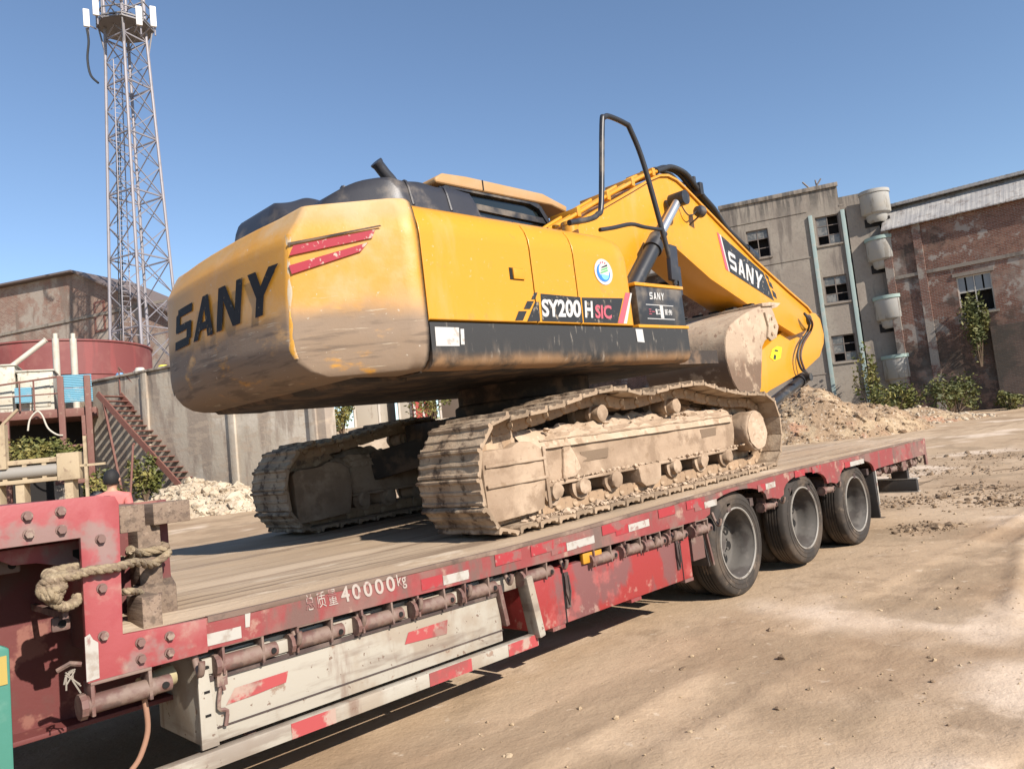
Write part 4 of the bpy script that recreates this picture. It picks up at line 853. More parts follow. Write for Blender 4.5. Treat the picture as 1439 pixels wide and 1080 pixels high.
# ================================================================== GROUND
m_ground = MAT('dusty_earth', (.385,.278,.18), .95, layers=[
    ((.455,.34,.23),.16,.40,.64,.8),((.29,.20,.125),.30,.46,.68,.85),((.60,.48,.365),.38,.55,.78,.85,{'d':3}),((.25,.175,.11),2.2,.56,.80,.6),((.27,.195,.125),.8,.54,.74,.7,{'d':3}),
    ((.25,.18,.115),.7,.60,.78,.6,{'st':(.18,2.2,1)}),((.54,.44,.33),9,.72,.86,.5),((.24,.165,.10),24,.70,.84,.5)], bump=[(1.6,.03),(12,.006),(60,.0025)], spec=.15)
def gaxis(a, b, st, lim, c=None):
    n = int((b-a)/st); mid = [a+(b-a)*i/n for i in range(n+1)]; lo_, hi_ = [], []; d = st; x = a
    while x > -lim: d *= 1.16; x -= d; lo_.append(x)
    d = st; x = b
    while x < lim: d *= 1.16; x += d; hi_.append(x)
    return lo_[::-1] + mid + hi_
gx = gaxis(-6, 13, .055, 420); gy = gaxis(-8.5, .2, .055, 420)
RUTS = [(-2.2,.10,.02,.20,1.0),(-3.9,.13,.025,.20,.8),(-1.2,-.02,.015,.16,.6),(-5.6,.22,.01,.22,1.0),(-6.9,.24,.0,.22,.7),(-2.9,-.16,.03,.15,.5)]
def gh(x, y):
    z = gz(x, y); v = Vector((x, y, 0))
    z += (.03*noise.noise(v*.45) + .012*noise.noise(v*1.9+Vector((5,0,0))) + .006*noise.noise(v*6))*sst(0.6,2.2,max(abs(y-1.8)-1.2, 0)) + .004
    if -9 < y < .3 and -7 < x < 14:
        z += .005*noise.noise(v*11)+.003*noise.noise(v*23)
        for k, (y0, sl, cv, wd, am) in enumerate(RUTS):
            t = (y-(y0+sl*x+cv*x*x*.3+.15*math.sin(x*.35+k)))/wd
            if abs(t) < 2.2:
                m_ = am*min(1, max(0, .5+1.6*noise.noise(Vector((x*.35,k*7.1,0)))))
                z += m_*(-.040*math.exp(-t**4)+.028*math.exp(-((abs(t)-1.3)/.3)**2))
                if abs(t) < .9: z += m_*.016*math.sin((x+abs(t)*.12)*2*math.pi/.17)
    return z
ny_ = len(gy); mb = MB(); mb.add([(x, y, gh(x,y)) for x in gx for y in gy], [(i*ny_+j,(i+1)*ny_+j,(i+1)*ny_+j+1,i*ny_+j+1) for i in range(len(gx)-1) for j in range(ny_-1)])
o = mb.build('ground', m_ground, None, 80); tag(o, kind='structure')
# loose stones
m_stone = MAT('pale_stone', (.36,.265,.165), .9, layers=[((.44,.35,.24),3,.5,.8,.7),((.25,.18,.12),6,.55,.7,.6)], bump=[(20,.006)], spec=.2)
def pos_ground():
    t = random.random()
    x = random.uniform(-5,16); y = random.uniform(-9,-.1) if t < .75 else random.uniform(-3,9)
    if -.15 < y < 3.9 and x < 5.3: return None
    return (x, y, gh(x,y)+.002)
mb = MB(); scatter(mb, 3000, pos_ground, lambda: min(.035, .004+random.expovariate(210)))
def pos_clump():
    px, py, d, r_ = random.choice(((1330,655,15,1.3),(1400,640,17,1.4),(1380,690,12,.9),(1280,690,11.5,.7),(1420,720,10.5,.6),(1300,740,9,.35)))
    c_ = AT(px,py,d); x = random.gauss(c_.x, r_*.6); y = random.gauss(c_.y, r_*.5); return (x, y, gh(x,y)+.004)
o = mb.build('loose_stones', m_stone, None, 0); tag(o, 'small pale stones and clods scattered over the earth yard', 'gravel', kind='stuff')
m_clod = MAT('dark_earth_clods', (.20,.14,.09), .95, layers=[((.34,.25,.165),5,.5,.75,.7)], bump=[(30,.01)], spec=.15)
mb = MB(); scatter(mb, 1500, pos_clump, lambda: min(.09, .006+random.expovariate(75)))
def pos_few():
    x = random.uniform(-3,10); y = random.uniform(-7,-.6); return (x, y, gh(x,y)+.003)
scatter(mb, 80, pos_few, lambda: min(.04, .008+random.expovariate(90)))
o = mb.build('earth_clods', m_clod, None, 0); tag(o, 'dark loose earth clods scattered by the trailer rear', 'earth clods', kind='stuff')
mb = MB()
for px, py, d in ((1405,665,14),(1375,690,12),(1290,668,13),(1425,700,11.5)):
    c_ = AT(px,py,d)
    for k in range(5):
        a_ = random.uniform(-.6,.6)-.3; L_ = random.uniform(.25,.7); x, y = c_.x+random.gauss(0,.3), c_.y+random.gauss(0,.25); pts = []
        for q in range(5): xx, yy = x+math.cos(a_)*L_*q/4, y+math.sin(a_)*L_*q/4+random.uniform(-.03,.03); pts.append((xx,yy,gh(xx,yy)+.012+random.uniform(0,.02)))
        mb.tube(pts, .008, 5)
o = mb.build('dry_twigs', MAT('dry_twig_bark', (.14,.095,.06), .9), None, 40); tag(o, 'thin dry twigs lying on the earth yard behind the trailer', 'twigs', kind='stuff')
# rubble mounds
def mound(name, c, rx, ry, h, rz, label, seed, nrock, size, mat, rmat):
    mb = MB(); n = 60; vs_ = []
    def hh(u, v):
        r_ = math.hypot(u, v); k = max(0, 1-r_**1.35); w_ = Vector((u*2.2+seed, v*2.2, seed))
        return h*(k*(.85+.35*noise.noise(w_)) + .10*noise.noise(w_*3)*k**.4 + .05*noise.noise(w_*9)*k**.3) - .06
    M_ = Matrix.Rotation(rz, 3, 'Z')
    def pt(u, v):
        q = M_ @ Vector((u*rx, v*ry, 0)); x, y = c[0]+q.x, c[1]+q.y; return Vector((x, y, gz(x,y)+hh(u,v)))
    for i in range(n+1):
        for j in range(n+1): vs_.append(pt(i/n*2.2-1.1, j/n*2.2-1.1))
    mb.add(vs_, [(i*(n+1)+j,(i+1)*(n+1)+j,(i+1)*(n+1)+j+1,i*(n+1)+j+1) for i in range(n) for j in range(n)])
    base = mb.build(name, mat, None, 80); tag(base, label, 'rubble pile')
    mb = MB()
    def pf():
        u, v = random.uniform(-1,1), random.uniform(-1,1)
        return pt(u, v) if math.hypot(u,v) < 1.02 else None
    scatter(mb, nrock, pf, size); r_ = mb.build('rubble_stones', rmat, base, 0); r_['kind'] = 'stuff'
    return base
m_dirt = MAT('brown_dirt', (.29,.20,.125), .95, layers=[((.40,.30,.19),1.2,.45,.65,.8),((.18,.12,.075),2.5,.55,.7,.8),((.38,.18,.11),.8,.6,.75,.5),((.52,.44,.34),9,.62,.74,.6)], bump=[(6,.06),(25,.02)], spec=.15)
m_rub = MAT('pale_rubble', (.42,.34,.245), .95, layers=[((.52,.44,.33),1.5,.4,.65,.8),((.28,.21,.14),2.5,.58,.7,.7)], bump=[(8,.04),(30,.015)], spec=.15)
p = AT(1160,600,30); mound('dirt_mound', (p.x,p.y), 4.2, 2.6, 2.25, YAW-math.pi/2, 'brown dirt and rubble mound heaped beyond the trailer, below the grey building', 1.3, 3200, lambda: .012+min(.2, random.expovariate(38)), m_dirt, m_dirt)
p = AT(1280,590,33); mound('dirt_mound', (p.x,p.y), 4.0, 1.6, .75, YAW-math.pi/2, 'low dirt heap at the foot of the shrubs by the brick hall', 4.1, 900, lambda: .02+min(.16, random.expovariate(26)), m_dirt, m_rub)
p = AT(275,690,24.5); mound('rubble_pile', (p.x,p.y), 3.6, 1.6, 1.15, YAW-math.pi/2-.3, 'pale broken stone rubble piled against the concrete retaining wall', 2.2, 3000, lambda: .02+min(.3, random.expovariate(22)), m_rub, m_rub)
p = AT(110,690,23); mound('rubble_pile', (p.x,p.y), 3.6, 1.4, .8, YAW-math.pi/2, 'low pale rubble heap in front of the steel platform', 6.2, 900, lambda: .03+min(.25, random.expovariate(14)), m_rub, m_rub)
# ================================================================== BACKGROUND
class Face:                         # vertical plane through two plan points; local x along, y inward, z up
    def __init__(s, A, B):
        s.A = Vector((A.x, A.y, 0)); d = Vector((B.x-A.x, B.y-A.y, 0)); s.L = d.length; s.d = d.normalized()
        s.n = Vector((-s.d.y, s.d.x, 0))
        if s.n.dot(s.A-Vector((CAM.x,CAM.y,0))) < 0: raise Exception('flip')
        s.rz = math.atan2(s.d.y, s.d.x)
        s.M = Matrix.Translation(s.A) @ Matrix.Rotation(s.rz, 4, 'Z'); s.MI = s.M.inverted()
    def uv(s, px, py, y=0):
        c = s.MI @ CAM; v = s.MI.to_3x3() @ ray(px, py); p = c+v*((y-c.y)/v.y); return p.x, p.z
    def root(s, name, label, cat, group=None):
        o = empty(name); o.matrix_world = s.M; return tag(o, label, cat, group)
def wall_holes(mb, x0, x1, z0, z1, holes, y=0, dep=.3):
    xs = sorted({x0,x1,*[h[0] for h in holes],*[h[1] for h in holes]}); zs = sorted({z0,z1,*[h[2] for h in holes],*[h[3] for h in holes]})
    for a, b in zip(xs, xs[1:]):
        for c, d in zip(zs, zs[1:]):
            mx, mz = (a+b)/2, (c+d)/2
            if any(h[0] < mx < h[1] and h[2] < mz < h[3] for h in holes): continue
            mb.add([(a,y,c),(b,y,c),(b,y,d),(a,y,d)], [(0,1,2,3)])
    for a, b, c, d in holes:
        for q in ([(a,y,c),(b,y,c),(b,y+dep,c),(a,y+dep,c)],[(a,y,d),(a,y+dep,d),(b,y+dep,d),(b,y,d)],[(a,y,c),(a,y+dep,c),(a,y+dep,d),(a,y,d)],[(b,y,c),(b,y,d),(b,y+dep,d),(b,y+dep,c)]): mb.add(q, [(0,1,2,3)])
def weld(o):
    bm = bmesh.new(); bm.from_mesh(o.data); bmesh.ops.remove_doubles(bm, verts=bm.verts, dist=.002); bmesh.ops.recalc_face_normals(bm, faces=bm.faces); bm.to_mesh(o.data); bm.free()
m_conc = MAT('stained_concrete', (.24,.205,.17), .9, layers=[((.29,.255,.21),.5,.42,.66,.7),((.13,.11,.095),.9,.52,.70,.75,{'st':(1.6,1.6,.22)}),((.10,.09,.08),1.6,.42,.62,.9,{'z':(14.2,12.6),'zn':1.2,'st':(2.6,2.6,.18)}),((.2,.175,.145),6,.55,.72,.5)], bump=[(9,.012)], spec=.2)
m_wallc = MAT('weathered_wall_concrete', (.37,.32,.255), .9, layers=[((.46,.41,.34),.5,.45,.65,.8),((.24,.19,.15),.8,.48,.66,.8,{'st':(1.5,1.5,.35)}),((.36,.29,.22),2.4,.5,.7,.7,{'st':(.5,.5,2.2)}),((.12,.10,.085),1.4,.48,.66,.7,{'z':(5.6,3.4),'zn':1.5,'st':(2,2,.3)})], bump=[(7,.015)], spec=.2)
m_brick = MAT('worn_red_brick', (.3,.1,.07), .9, brick=((.14,.058,.04),(.22,.10,.07),(.25,.205,.17),.26,.085,.012), layers=[((.30,.26,.22),.35,.54,.74,.75),((.36,.325,.285),1.6,.58,.72,.8),((.07,.055,.045),.4,.50,.72,.85),((.075,.062,.05),.8,.2,.55,.85,{'z':(3.6,6.2),'zn':2.6}),((.32,.2,.145),2.5,.55,.7,.4)], spec=.2)
m_brick2 = MAT('pale_old_brick', (.4,.3,.25), .9, brick=((.20,.105,.078),(.29,.185,.14),(.34,.29,.24),.26,.085,.014), layers=[((.38,.335,.28),.4,.42,.62,.75),((.20,.15,.12),.6,.56,.7,.7,{'st':(1.5,1.5,.3)}),((.27,.15,.11),1.5,.55,.7,.5)], spec=.2)
m_roof = MAT('grey_sheet_roof', (.30,.285,.27), .7, layers=[((.40,.375,.34),1.2,.4,.7,.7),((.17,.14,.12),2.4,.55,.7,.6)], bump=[(3,.02,(7,.1,.1))])
m_dark = MAT('dark_shade', (.012,.010,.009), .9)  # near-black for unlit rooms and for shade under platform and balconies
m_frame = MAT('rusty_window_frame', (.16,.13,.11), .7)
m_framew = MAT('pale_window_frame', (.5,.46,.4), .7)
m_pane = MAT('dusty_window_pane', (.10,.10,.095), .25, layers=[((.25,.23,.2),3,.45,.65,.6)])
m_strip = MAT('green_grey_strip', (.26,.33,.31), .8, layers=[((.36,.36,.32),2,.5,.7,.6)])
m_balc = MAT('white_balcony_plaster', (.32,.31,.285), .85, layers=[((.36,.33,.28),1.4,.5,.7,.7),((.2,.18,.15),2.5,.58,.72,.7,{'st':(1,1,.3)})])
m_balcrim = MAT('pale_green_rim', (.26,.34,.305), .7)
def window(parent, x0, x1, z0, z1, cols, rows, frame, y=.12, broken=(), pane=m_pane):
    mb = MB(); t = .06
    mb.box(x0,x1,y-.04,y+.02,z0,z0+t); mb.box(x0,x1,y-.04,y+.02,z1-t,z1); mb.box(x0,x0+t,y-.04,y+.02,z0+t,z1-t); mb.box(x1-t,x1,y-.04,y+.02,z0+t,z1-t)
    for c in range(1,cols): xx = x0+(x1-x0)*c/cols; mb.box(xx-.025,xx+.025,y-.035,y+.015,z0+t,z1-t)
    for r_ in range(1,rows): zz = z0+(z1-z0)*r_/rows; mb.box(x0+t,x1-t,y-.03,y+.012,zz-.02,zz+.02)
    w_ = mb.build('window', frame, parent)
    for c in range(cols):
        for r_ in range(rows):
            if (c,r_) in broken: continue
            a, b = x0+(x1-x0)*c/cols, x0+(x1-x0)*(c+1)/cols; d, e = z0+(z1-z0)*r_/rows, z0+(z1-z0)*(r_+1)/rows
            mb = MB(); mb.box(a+.03,b-.03,y-.012,y-.006,d+.03,e-.03); mb.build('pane', pane, w_)
    mb = MB(); mb.box(x0-.01,x1+.01,y+.5,y+.52,z0-.01,z1+.01); mb.build('dark_room', m_dark, w_)
    return w_
# ---- grey concrete building
fa = Face(AT(1024,400,45.5), AT(1195,400,43)); GB = fa.root('concrete_building', 'tall grey stained concrete building with broken windows and rounded balconies', 'building')
X1 = fa.L; ztop = fa.uv(1192,253)[1]
wins = []
for (a, b, c, d) in ((1147,1175,303,344),(1159,1187,387,425),(1170,1198,470,508)):
    x0, z1 = fa.uv((a+b)/2, c); x1, z0 = fa.uv((a+b)/2, d); hw = .62; wins.append((x0-hw, x0+hw, z0, z1))
xm = sum((w_[0]+w_[1])/2 for w_ in wins)/3
wins = [(xm-.62, xm+.62, w_[2], w_[3]) for w_ in wins]
xl, zl1 = fa.uv(1063,323); _, zl0 = fa.uv(1063,363); wl = [(xl-.62,xl+.62,zl0,zl1)] + [(xl-.62,xl+.62,w_[2],w_[3]) for w_ in wins[1:]]
mb = MB(); wall_holes(mb, 0, X1, -.5, ztop, wins+wl); mb.box(0,X1-.001,.31,9,ztop-.4,ztop-.3)
mb.add([(X1,0,-.5),(X1,9,-.5),(X1,9,ztop),(X1,0,ztop)], [(0,1,2,3)]); mb.add([(0,0,-.5),(0,9,-.5),(0,9,ztop),(0,0,ztop)], [(0,1,2,3)]); mb.add([(0,9,-.5),(X1,9,-.5),(X1,9,ztop),(0,9,ztop)], [(0,1,2,3)])
mb.add([(0,0,ztop),(X1,0,ztop),(X1,.25,ztop),(0,.25,ztop)], [(0,1,2,3)])
g = mb.build('wall', m_conc, GB, 0); weld(g)
for i, w_ in enumerate(wins+wl): window(GB, *w_, 2, 3, m_frame, .14, [(0,1),(1,1),(1,0)] if i % 2 else [(1,2),(0,0),(1,1)])
for xo in (-.86,.86):
    mb = MB(); mb.box(xm+xo-.11,xm+xo+.11,-.12,.0,-.5,wins[0][3]+.15); mb.build('pilaster_strip', m_strip, GB, bev=.02)
for z in [wins[0][3]+.45, wins[0][2]-.55, wins[1][2]-.55, wins[2][2]-.55]:
    mb = MB(); mb.box(0,xm-1.0,-.035,.0,z-.03,z+.03); mb.box(xm+1.0,X1,-.035,.0,z-.03,z+.03); mb.build('floor_band', m_conc, GB)
mb = MB(); mb.box(-.05,X1+.06,-.10,.0,ztop-.22,ztop+.02); mb.build('parapet_cap', m_conc, GB, bev=.02)
for w_ in wins+wl:
    mb = MB(); mb.box(w_[0]-.1,w_[1]+.1,-.08,.0,w_[2]-.1,w_[2]); mb.build('window_sill', m_conc, GB)
mb = MB()
for a, b in (((X1-1.3,.3),(X1-1.75,.3)),((X1-1.2,.3),(X1-.75,.35)),((X1-1.0,.4),(X1-1.05,.4))): mb.tube([(a[0],a[1],ztop-.1),(b[0],b[1],ztop+.5)], .05, 6)
mb.build('rebar_stub', m_frame, GB)
# recessed stair tower with balconies on the right
pB = AT(1226,400,45.2); xb = (fa.MI @ Vector((pB.x,pB.y,0)))
mb = MB(); mb.box(X1-.02,X1+2.5,.5,5,-.5,ztop-.75); mb.box(X1+.3,X1+1.9,-.04,.5,-.5,wins[0][3]+.3); mb.build('set_back_tower', m_conc, GB)
for i, (px, y0, y1) in enumerate(((1226,272,312),(1235,336,392),(1244,418,470),(1255,500,545))):
    zb = fa.uv(px, y0, .3)[1]; zl_ = fa.uv(px, y1, .3)[1]; cx = fa.uv(px, (y0+y1)/2, .3)[0] if i == 0 else cx
    cxx = cx+.12; hgt = 1.05
    def half(r_, z, n=18, cxx=cxx): return [(cxx+r_*1.02*math.cos(math.pi+math.pi*k/n), BY+r_*.95*math.sin(math.pi+math.pi*k/n), z) for k in range(n+1)]
    zb0 = zb-1.25; BY = -.05
    mb = MB(); mb.loft([half(r_, z) for r_, z in ((.36,zb0-.55),(.50,zb0-.42),(.55,zb0-.12),(.70,zb0-.05),(.75,zb0),(.75,zb-.14))], False, False); mb.loft([half(r_, z) for r_, z in ((.66,zb),(.66,zb0+.1),(.0,zb0+.1))], False, False)
    B_ = mb.build('balcony', m_balc, GB, 50)
    mb = MB(); mb.loft([half(.77,zb-.2),half(.80,zb-.18),half(.80,zb),half(.66,zb),half(.66,zb-.14)], False, False); mb.build('balcony_rim', m_balcrim if i else m_balc, B_, 40)
    if i < 3:
        mb = MB(); mb.box(cxx-.65,cxx+.65,BY-.02,BY+.5,zb-.1-3.3+1.9,zb0-.72); mb.build('balcony_shade', m_dark, B_)  # dark box put in as the shadow below the balcony
# ---- red brick hall
m_plast = MAT('chipped_plaster', (.27,.235,.195), .9, brick=((.15,.065,.045),(.22,.10,.07),(.25,.205,.17),.26,.085,.012), layers=[((.33,.295,.25),.9,.42,.6,.9),((.08,.065,.055),1.1,.58,.76,.8)])
fb = Face(AT(1232,400,42.2), AT(1439,400,38)); BH = fb.root('brick_hall', 'old red brick hall with patched plaster, one wide window and a grey sheet roof', 'building')
L2 = fb.L+7; XB = .75
def fz(px, py): return fb.uv(px, py)
wt = fz(1340,301)[1]
a = fz(1343,390); b = fz(1400,434); hw_ = (a[0], b[0], b[1], a[1])
dz = fz(1420,455)[1]
mb = MB(); wall_holes(mb, XB, L2, -.5, wt, [hw_], 0, .35); mb.add([(XB,0,-.5),(XB,14,-.5),(XB,14,wt),(XB,0,wt)], [(0,1,2,3)]); mb.add([(L2,0,-.5),(L2,14,-.5),(L2,14,wt),(L2,0,wt)], [(0,1,2,3)])
g = mb.build('wall', m_brick, BH, 0); weld(g)
w_ = window(BH, *hw_, 2, 1, m_framew, .16, [(0,0),(1,0)])
mb = MB(); mid = hw_[2]+(hw_[3]-hw_[2])*.58
for k in range(4): xa = hw_[0]+(hw_[1]-hw_[0])*k/4; mb.box(xa+.04,xa+(hw_[1]-hw_[0])/4-.04,.14,.15,mid,hw_[3]-.06)
mb.build('pane', MAT('grey_sky_pane', (.22,.22,.22), .2), w_)
mb = MB(); mb.box(hw_[0],hw_[1],.13,.17,mid-.04,mid+.03); mb.build('transom', m_framew, w_)
mb = MB(); mb.box(hw_[0]-.15,hw_[1]+.15,-.07,.0,hw_[2]-.12,hw_[2]-.01); mb.build('window_sill', m_conc, BH); mb = MB(); mb.box(hw_[0]-.15,hw_[1]+.15,-.05,.0,hw_[3]+.01,hw_[3]+.2); mb.build('window_lintel', m_conc, BH)
for x in (fz(1300,400)[0]-.05, fz(1262,400)[0]-.3):
    mb = MB(); mb.box(x-.2,x+.2,-.09,.0,-.5,wt-.05); mb.build('brick_pilaster', m_plast, BH)
mb = MB(); mb.box(XB,L2,-.06,.0,hw_[3]+.5,hw_[3]+.68); mb.build('ring_beam', m_conc, BH)
mb = MB(); xd = fz(1405,500)[0]; mb.box(xd-.2,xd+3.5,-.25,.0,-.5,dz); mb.build('shade_panel', MAT('shade_dark_brick', (.08,.055,.045), .9, brick=((.08,.05,.04),(.12,.075,.055),(.13,.11,.09),.26,.085,.012), layers=[((.05,.045,.035),.8,.4,.65,.7)]), BH)  # dark panel added before the brick, its colour standing for the shadow area
# corrugated roof tiers
def corr(x0, x1, y0, z0, y1, z1, name, th=.06):
    mb = MB(); n = int((x1-x0)/.06); r1, r2 = [], []
    for k in range(n+1):
        x = x0+(x1-x0)*k/n; h = .007*math.sin(k*math.pi*.5)
        r1.append((x,y0,z0+h)); r2.append((x,y1,z1+h))
    mb.loft([r1, r2, [(x,y,z-th) for x,y,z in r2], [(x,y,z-th) for x,y,z in r1], r1], False, False); return mb.build(name, m_roof, BH, 30)
zr1 = fb.uv(1340,277,1.6)[1]; zr2 = fb.uv(1340,264,1.0)[1]
corr(XB-.1, L2+.3, -.3, wt-.02, 1.6, zr1+.3, 'lower_roof')
mb = MB(); mb.box(XB,L2,1.5,1.7,wt,zr2-.1); mb.build('clerestory', m_dark, BH)
corr(XB-.2, L2+.3, 1.0, zr2, 8, zr2+.6, 'upper_roof', .16)
mb = MB(); mb.box(XB,L2,13.9,14,-.5,wt); mb.build('back_wall', m_brick, BH)
# ---- low shed seen under the boom
pA, pC = AT(900,430,56), AT(1040,430,52); fs_ = Face(pA, pC); SH = fs_.root('brick_shed', 'low brick shed with a grey slab roof seen beneath the boom', 'shed')
zt_ = fs_.uv(960,378)[1]
mb = MB(); wall_holes(mb, -9, fs_.L, -.5, zt_, [(1.2,3.2,zt_-2.6,zt_-.6)]); mb.add([(-9,6,-.5),(fs_.L,6,-.5),(fs_.L,6,zt_),(-9,6,zt_)], [(0,1,2,3)]); mb.build('wall', m_brick, SH, 0)
mb = MB(); mb.box(-9.4,fs_.L+.3,-.8,6.3,zt_,zt_+.35); mb.build('roof_slab', m_roof, SH, bev=.03)
mb = MB(); mb.box(-9.4,fs_.L+.3,-1.6,-.01,zt_-1.7,zt_-1.5); mb.build('canopy', m_roof, SH); mb = MB(); mb.box(1.1,3.3,.6,.65,zt_-2.7,zt_-.5); mb.build('dark_room', m_dark, SH)

# ---- left: retaining wall and terrace
wA, wB = AT(132,600,28.4), AT(458,600,23.6); fw = Face(wA, wB); ZT = 5.45
RW = fw.root('retaining_wall', 'high weathered concrete retaining wall behind the excavator', 'wall')
mb = MB(); mb.box(0,fw.L,.0,.5,-.6,ZT); mb.build('wall_panel', m_wallc, RW, bev=.03)
for px in (208,328,442):
    x = fw.uv(px,600)[0]; mb = MB(); mb.box(x-.14,x+.14,-.10,.0,-.6,ZT-.02); mb.build('wall_buttress', m_wallc, RW, bev=.03)
mb = MB(); mb.box(-.1,fw.L,-.08,.6,ZT,ZT+.09); mb.build('coping', m_wallc, RW, bev=.02)
m_terr = MAT('terrace_earth', (.34,.26,.18), .95, layers=[((.46,.37,.27),.8,.45,.65,.7)], bump=[(6,.04)])
tb_ = fw.MI @ AT(448,600,52); tc_ = fw.MI @ AT(-400,600,60); mb = MB(); mb.prism([(-14,.5),(fw.L-.05,.5),(tb_.x,tb_.y),(tc_.x,tc_.y)], 'z', -1, ZT-.03); o = mb.build('terrace', m_terr, None); o.matrix_world = fw.M; tag(o, kind='structure')
# bank with sheds to the right of the wall
pb = [AT(440,600,33), AT(760,600,33), AT(760,600,75), AT(440,600,75)]
mb = MB(); lo_ = [(p.x,p.y,-.5) for p in pb]; hi_ = [(p.x,p.y,z) for p, z in zip(pb,(3.0,3.0,4.2,4.2))]
q0 = AT(440,600,27.5); q1 = AT(760,600,27.5)
mb.add([(q0.x,q0.y,-.5),(q1.x,q1.y,-.5)]+hi_, [(0,1,3,2),(2,3,4,5)]); o = mb.build('earth_bank', m_terr, None); tag(o, kind='structure')
m_shedw = MAT('pale_sheet_wall', (.36,.32,.26), .8, layers=[((.36,.30,.24),1.2,.5,.7,.7),((.2,.16,.12),3,.6,.72,.5,{'st':(1,1,.3)})])
m_rust = MAT('rust_red_steel', (.15,.06,.045), .7, layers=[((.15,.07,.05),4,.45,.65,.7),((.27,.18,.13),7,.62,.8,.4)], bump=[(20,.003)])
fsd = Face(AT(455,600,37), AT(680,600,36))
def shed(px0, px1, mat, label, d=.0, roof=True):
    S_ = empty('shed'); S_.matrix_world = fsd.M; tag(S_, label, 'shed')
    x0 = fsd.uv(px0,580)[0]; x1 = fsd.uv(px1,580)[0]
    mb = MB(); mb.box(x0,x1,d,d+2.5,2.6,6.0); S2 = mb.build('wall', mat, S_, bev=.02)
    mb = MB(); mb.box(x0+.05,x0+.14,d-.03,d,2.7,5.9); mb.box(x1-.14,x1-.05,d-.03,d,2.7,5.9); mb.build('wall_batten', m_framew, S_)
    mb = MB(); mb.box(x0-.3,x1+.3,d-.4,d+2.8,6.0,6.1); mb.build('roof', m_roof, S_)
shed(496,536,m_shedw,'cream sheet-metal shed beyond the retaining wall'); shed(556,578,m_shedw,'narrow pale shed next to a red sheet panel', .4); shed(579,597,MAT('red_sheet_wall', (.42,.07,.06), .7, layers=[((.25,.08,.06),1.5,.5,.7,.6)]),'red sheet-metal shed beyond the retaining wall', .2); shed(612,660,MAT('dark_timber_wall', (.10,.075,.055), .9),'dark timber shed behind the tracks', .8)
def post(p, h, r, mat, name, label, cat, base):
    mb = MB(); mb.box(-r,r,-r,r,0,h); mb.box(-r*1.6,r*1.6,-r*1.6,r*1.6,0,.06); mb.box(-r*1.3,r*1.3,-r*1.3,r*1.3,h,h+.05); o = mb.build(name, mat, None, bev=.01); o.location = (p.x,p.y,base); tag(o, label, cat); return o
o = post(AT(462,590,30), 4.5, .12, m_rust, 'steel_post', 'rust red steel post with a diagonal brace past the wall end', 'post', 2.0)
mb = MB(); mb.beam((.0,0,2.0),(1.1,-1.0,3.6),.10); mb.build('brace', m_rust, o)
# ---- foliage helper
m_leaf = MAT('dry_green_leaves', (.11,.115,.03), .6, layers=[((.24,.20,.06),.9,.42,.66,.8),((.03,.05,.015),2.5,.5,.7,.7)], spec=.3)
m_leafd = MAT('dark_green_leaves', (.06,.07,.022), .6, layers=[((.16,.15,.045),1.2,.45,.66,.8)], spec=.3)
m_twig = MAT('brown_twig', (.12,.08,.05), .9)
def bush(name, c, rx, ry, h, n, leaf, label, cat='shrub', mat=m_leaf, seed=0, clumps=14):
    root = empty(name, c); tag(root, label, cat); rnd = random.Random(seed)
    cl = [(rnd.gauss(0,.45)*rx, rnd.gauss(0,.45)*ry, h*rnd.uniform(.25,.92), rnd.uniform(.22,.42)) for _ in range(clumps)]
    mb = MB()
    for _ in range(n):
        x, y, z, s_ = rnd.choice(cl); d = Vector((rnd.gauss(0,1),rnd.gauss(0,1),rnd.gauss(0,1))).normalized()*rnd.random()**.4
        p = Vector((x+d.x*s_*rx*1.3, y+d.y*s_*ry*1.3, max(.03, z+d.z*s_*h)))
        a = Vector((rnd.gauss(0,1),rnd.gauss(0,1),rnd.gauss(0,.6))).normalized(); b = a.cross(Vector((rnd.gauss(0,1),rnd.gauss(0,1),rnd.gauss(0,1)))).normalized(); l_ = leaf*rnd.uniform(.6,1.4)
        mb.add([p-a*l_*.5, p+b*l_*.22, p+a*l_*.5, p-b*l_*.22], [(0,1,2,3)])
    f_ = mb.build('foliage', mat, root, 0); f_['kind'] = 'stuff'
    mb = MB()
    for x, y, z, s_ in cl: mb.tube([(x*.1,y*.1,-.05),(x*.5,y*.5,z*.55),(x,y,z)], [.03,.02,.008], 5)
    mb.build('stem', m_twig, root); return root
def gp_(px, d): p = AT(px, 600, d); return (p.x, p.y, gz(p.x,p.y)-.03)
bush('shrub', gp_(1262,36), 1.6, .9, 1.7, 1500, .2, 'yellow-green shrub at the foot of the lowest balcony', seed=1)
bush('shrub', gp_(1345,37), 1.6, 1.0, 1.9, 1500, .2, 'wide dark shrub growing under the wide window of the brick hall', mat=m_leafd, seed=2)
bush('shrub', gp_(1425,37), 1.0, .7, .8, 500, .2, 'low dark shrub against the dark shade panel', mat=m_leafd, seed=3, clumps=6)
p = gp_(1392,38.2); bush('climbing_plant', (p[0],p[1],p[2]+2.3), .9, .6, 3.2, 1600, .2, 'climbing plant hanging on the brick wall below the wide window', 'plant', m_leafd, 4)
bush('shrub', gp_(1232,41), .6, .6, 3.4, 900, .22, 'tall thin shrub between the grey building and the balconies', seed=5)
p = gp_(1440,37); bush('shrub', (p[0]+2,p[1]-1.5,p[2]), 1.2, 1.0, 1.0, 500, .2, 'small shrub at the far end of the brick hall', mat=m_leafd, seed=12)
p = AT(55,640,25); bush('shrub', (p.x,p.y,2.1), 1.25, .8, 1.1, 2200, .16, 'round green bush in front of the steel platform legs', seed=6)
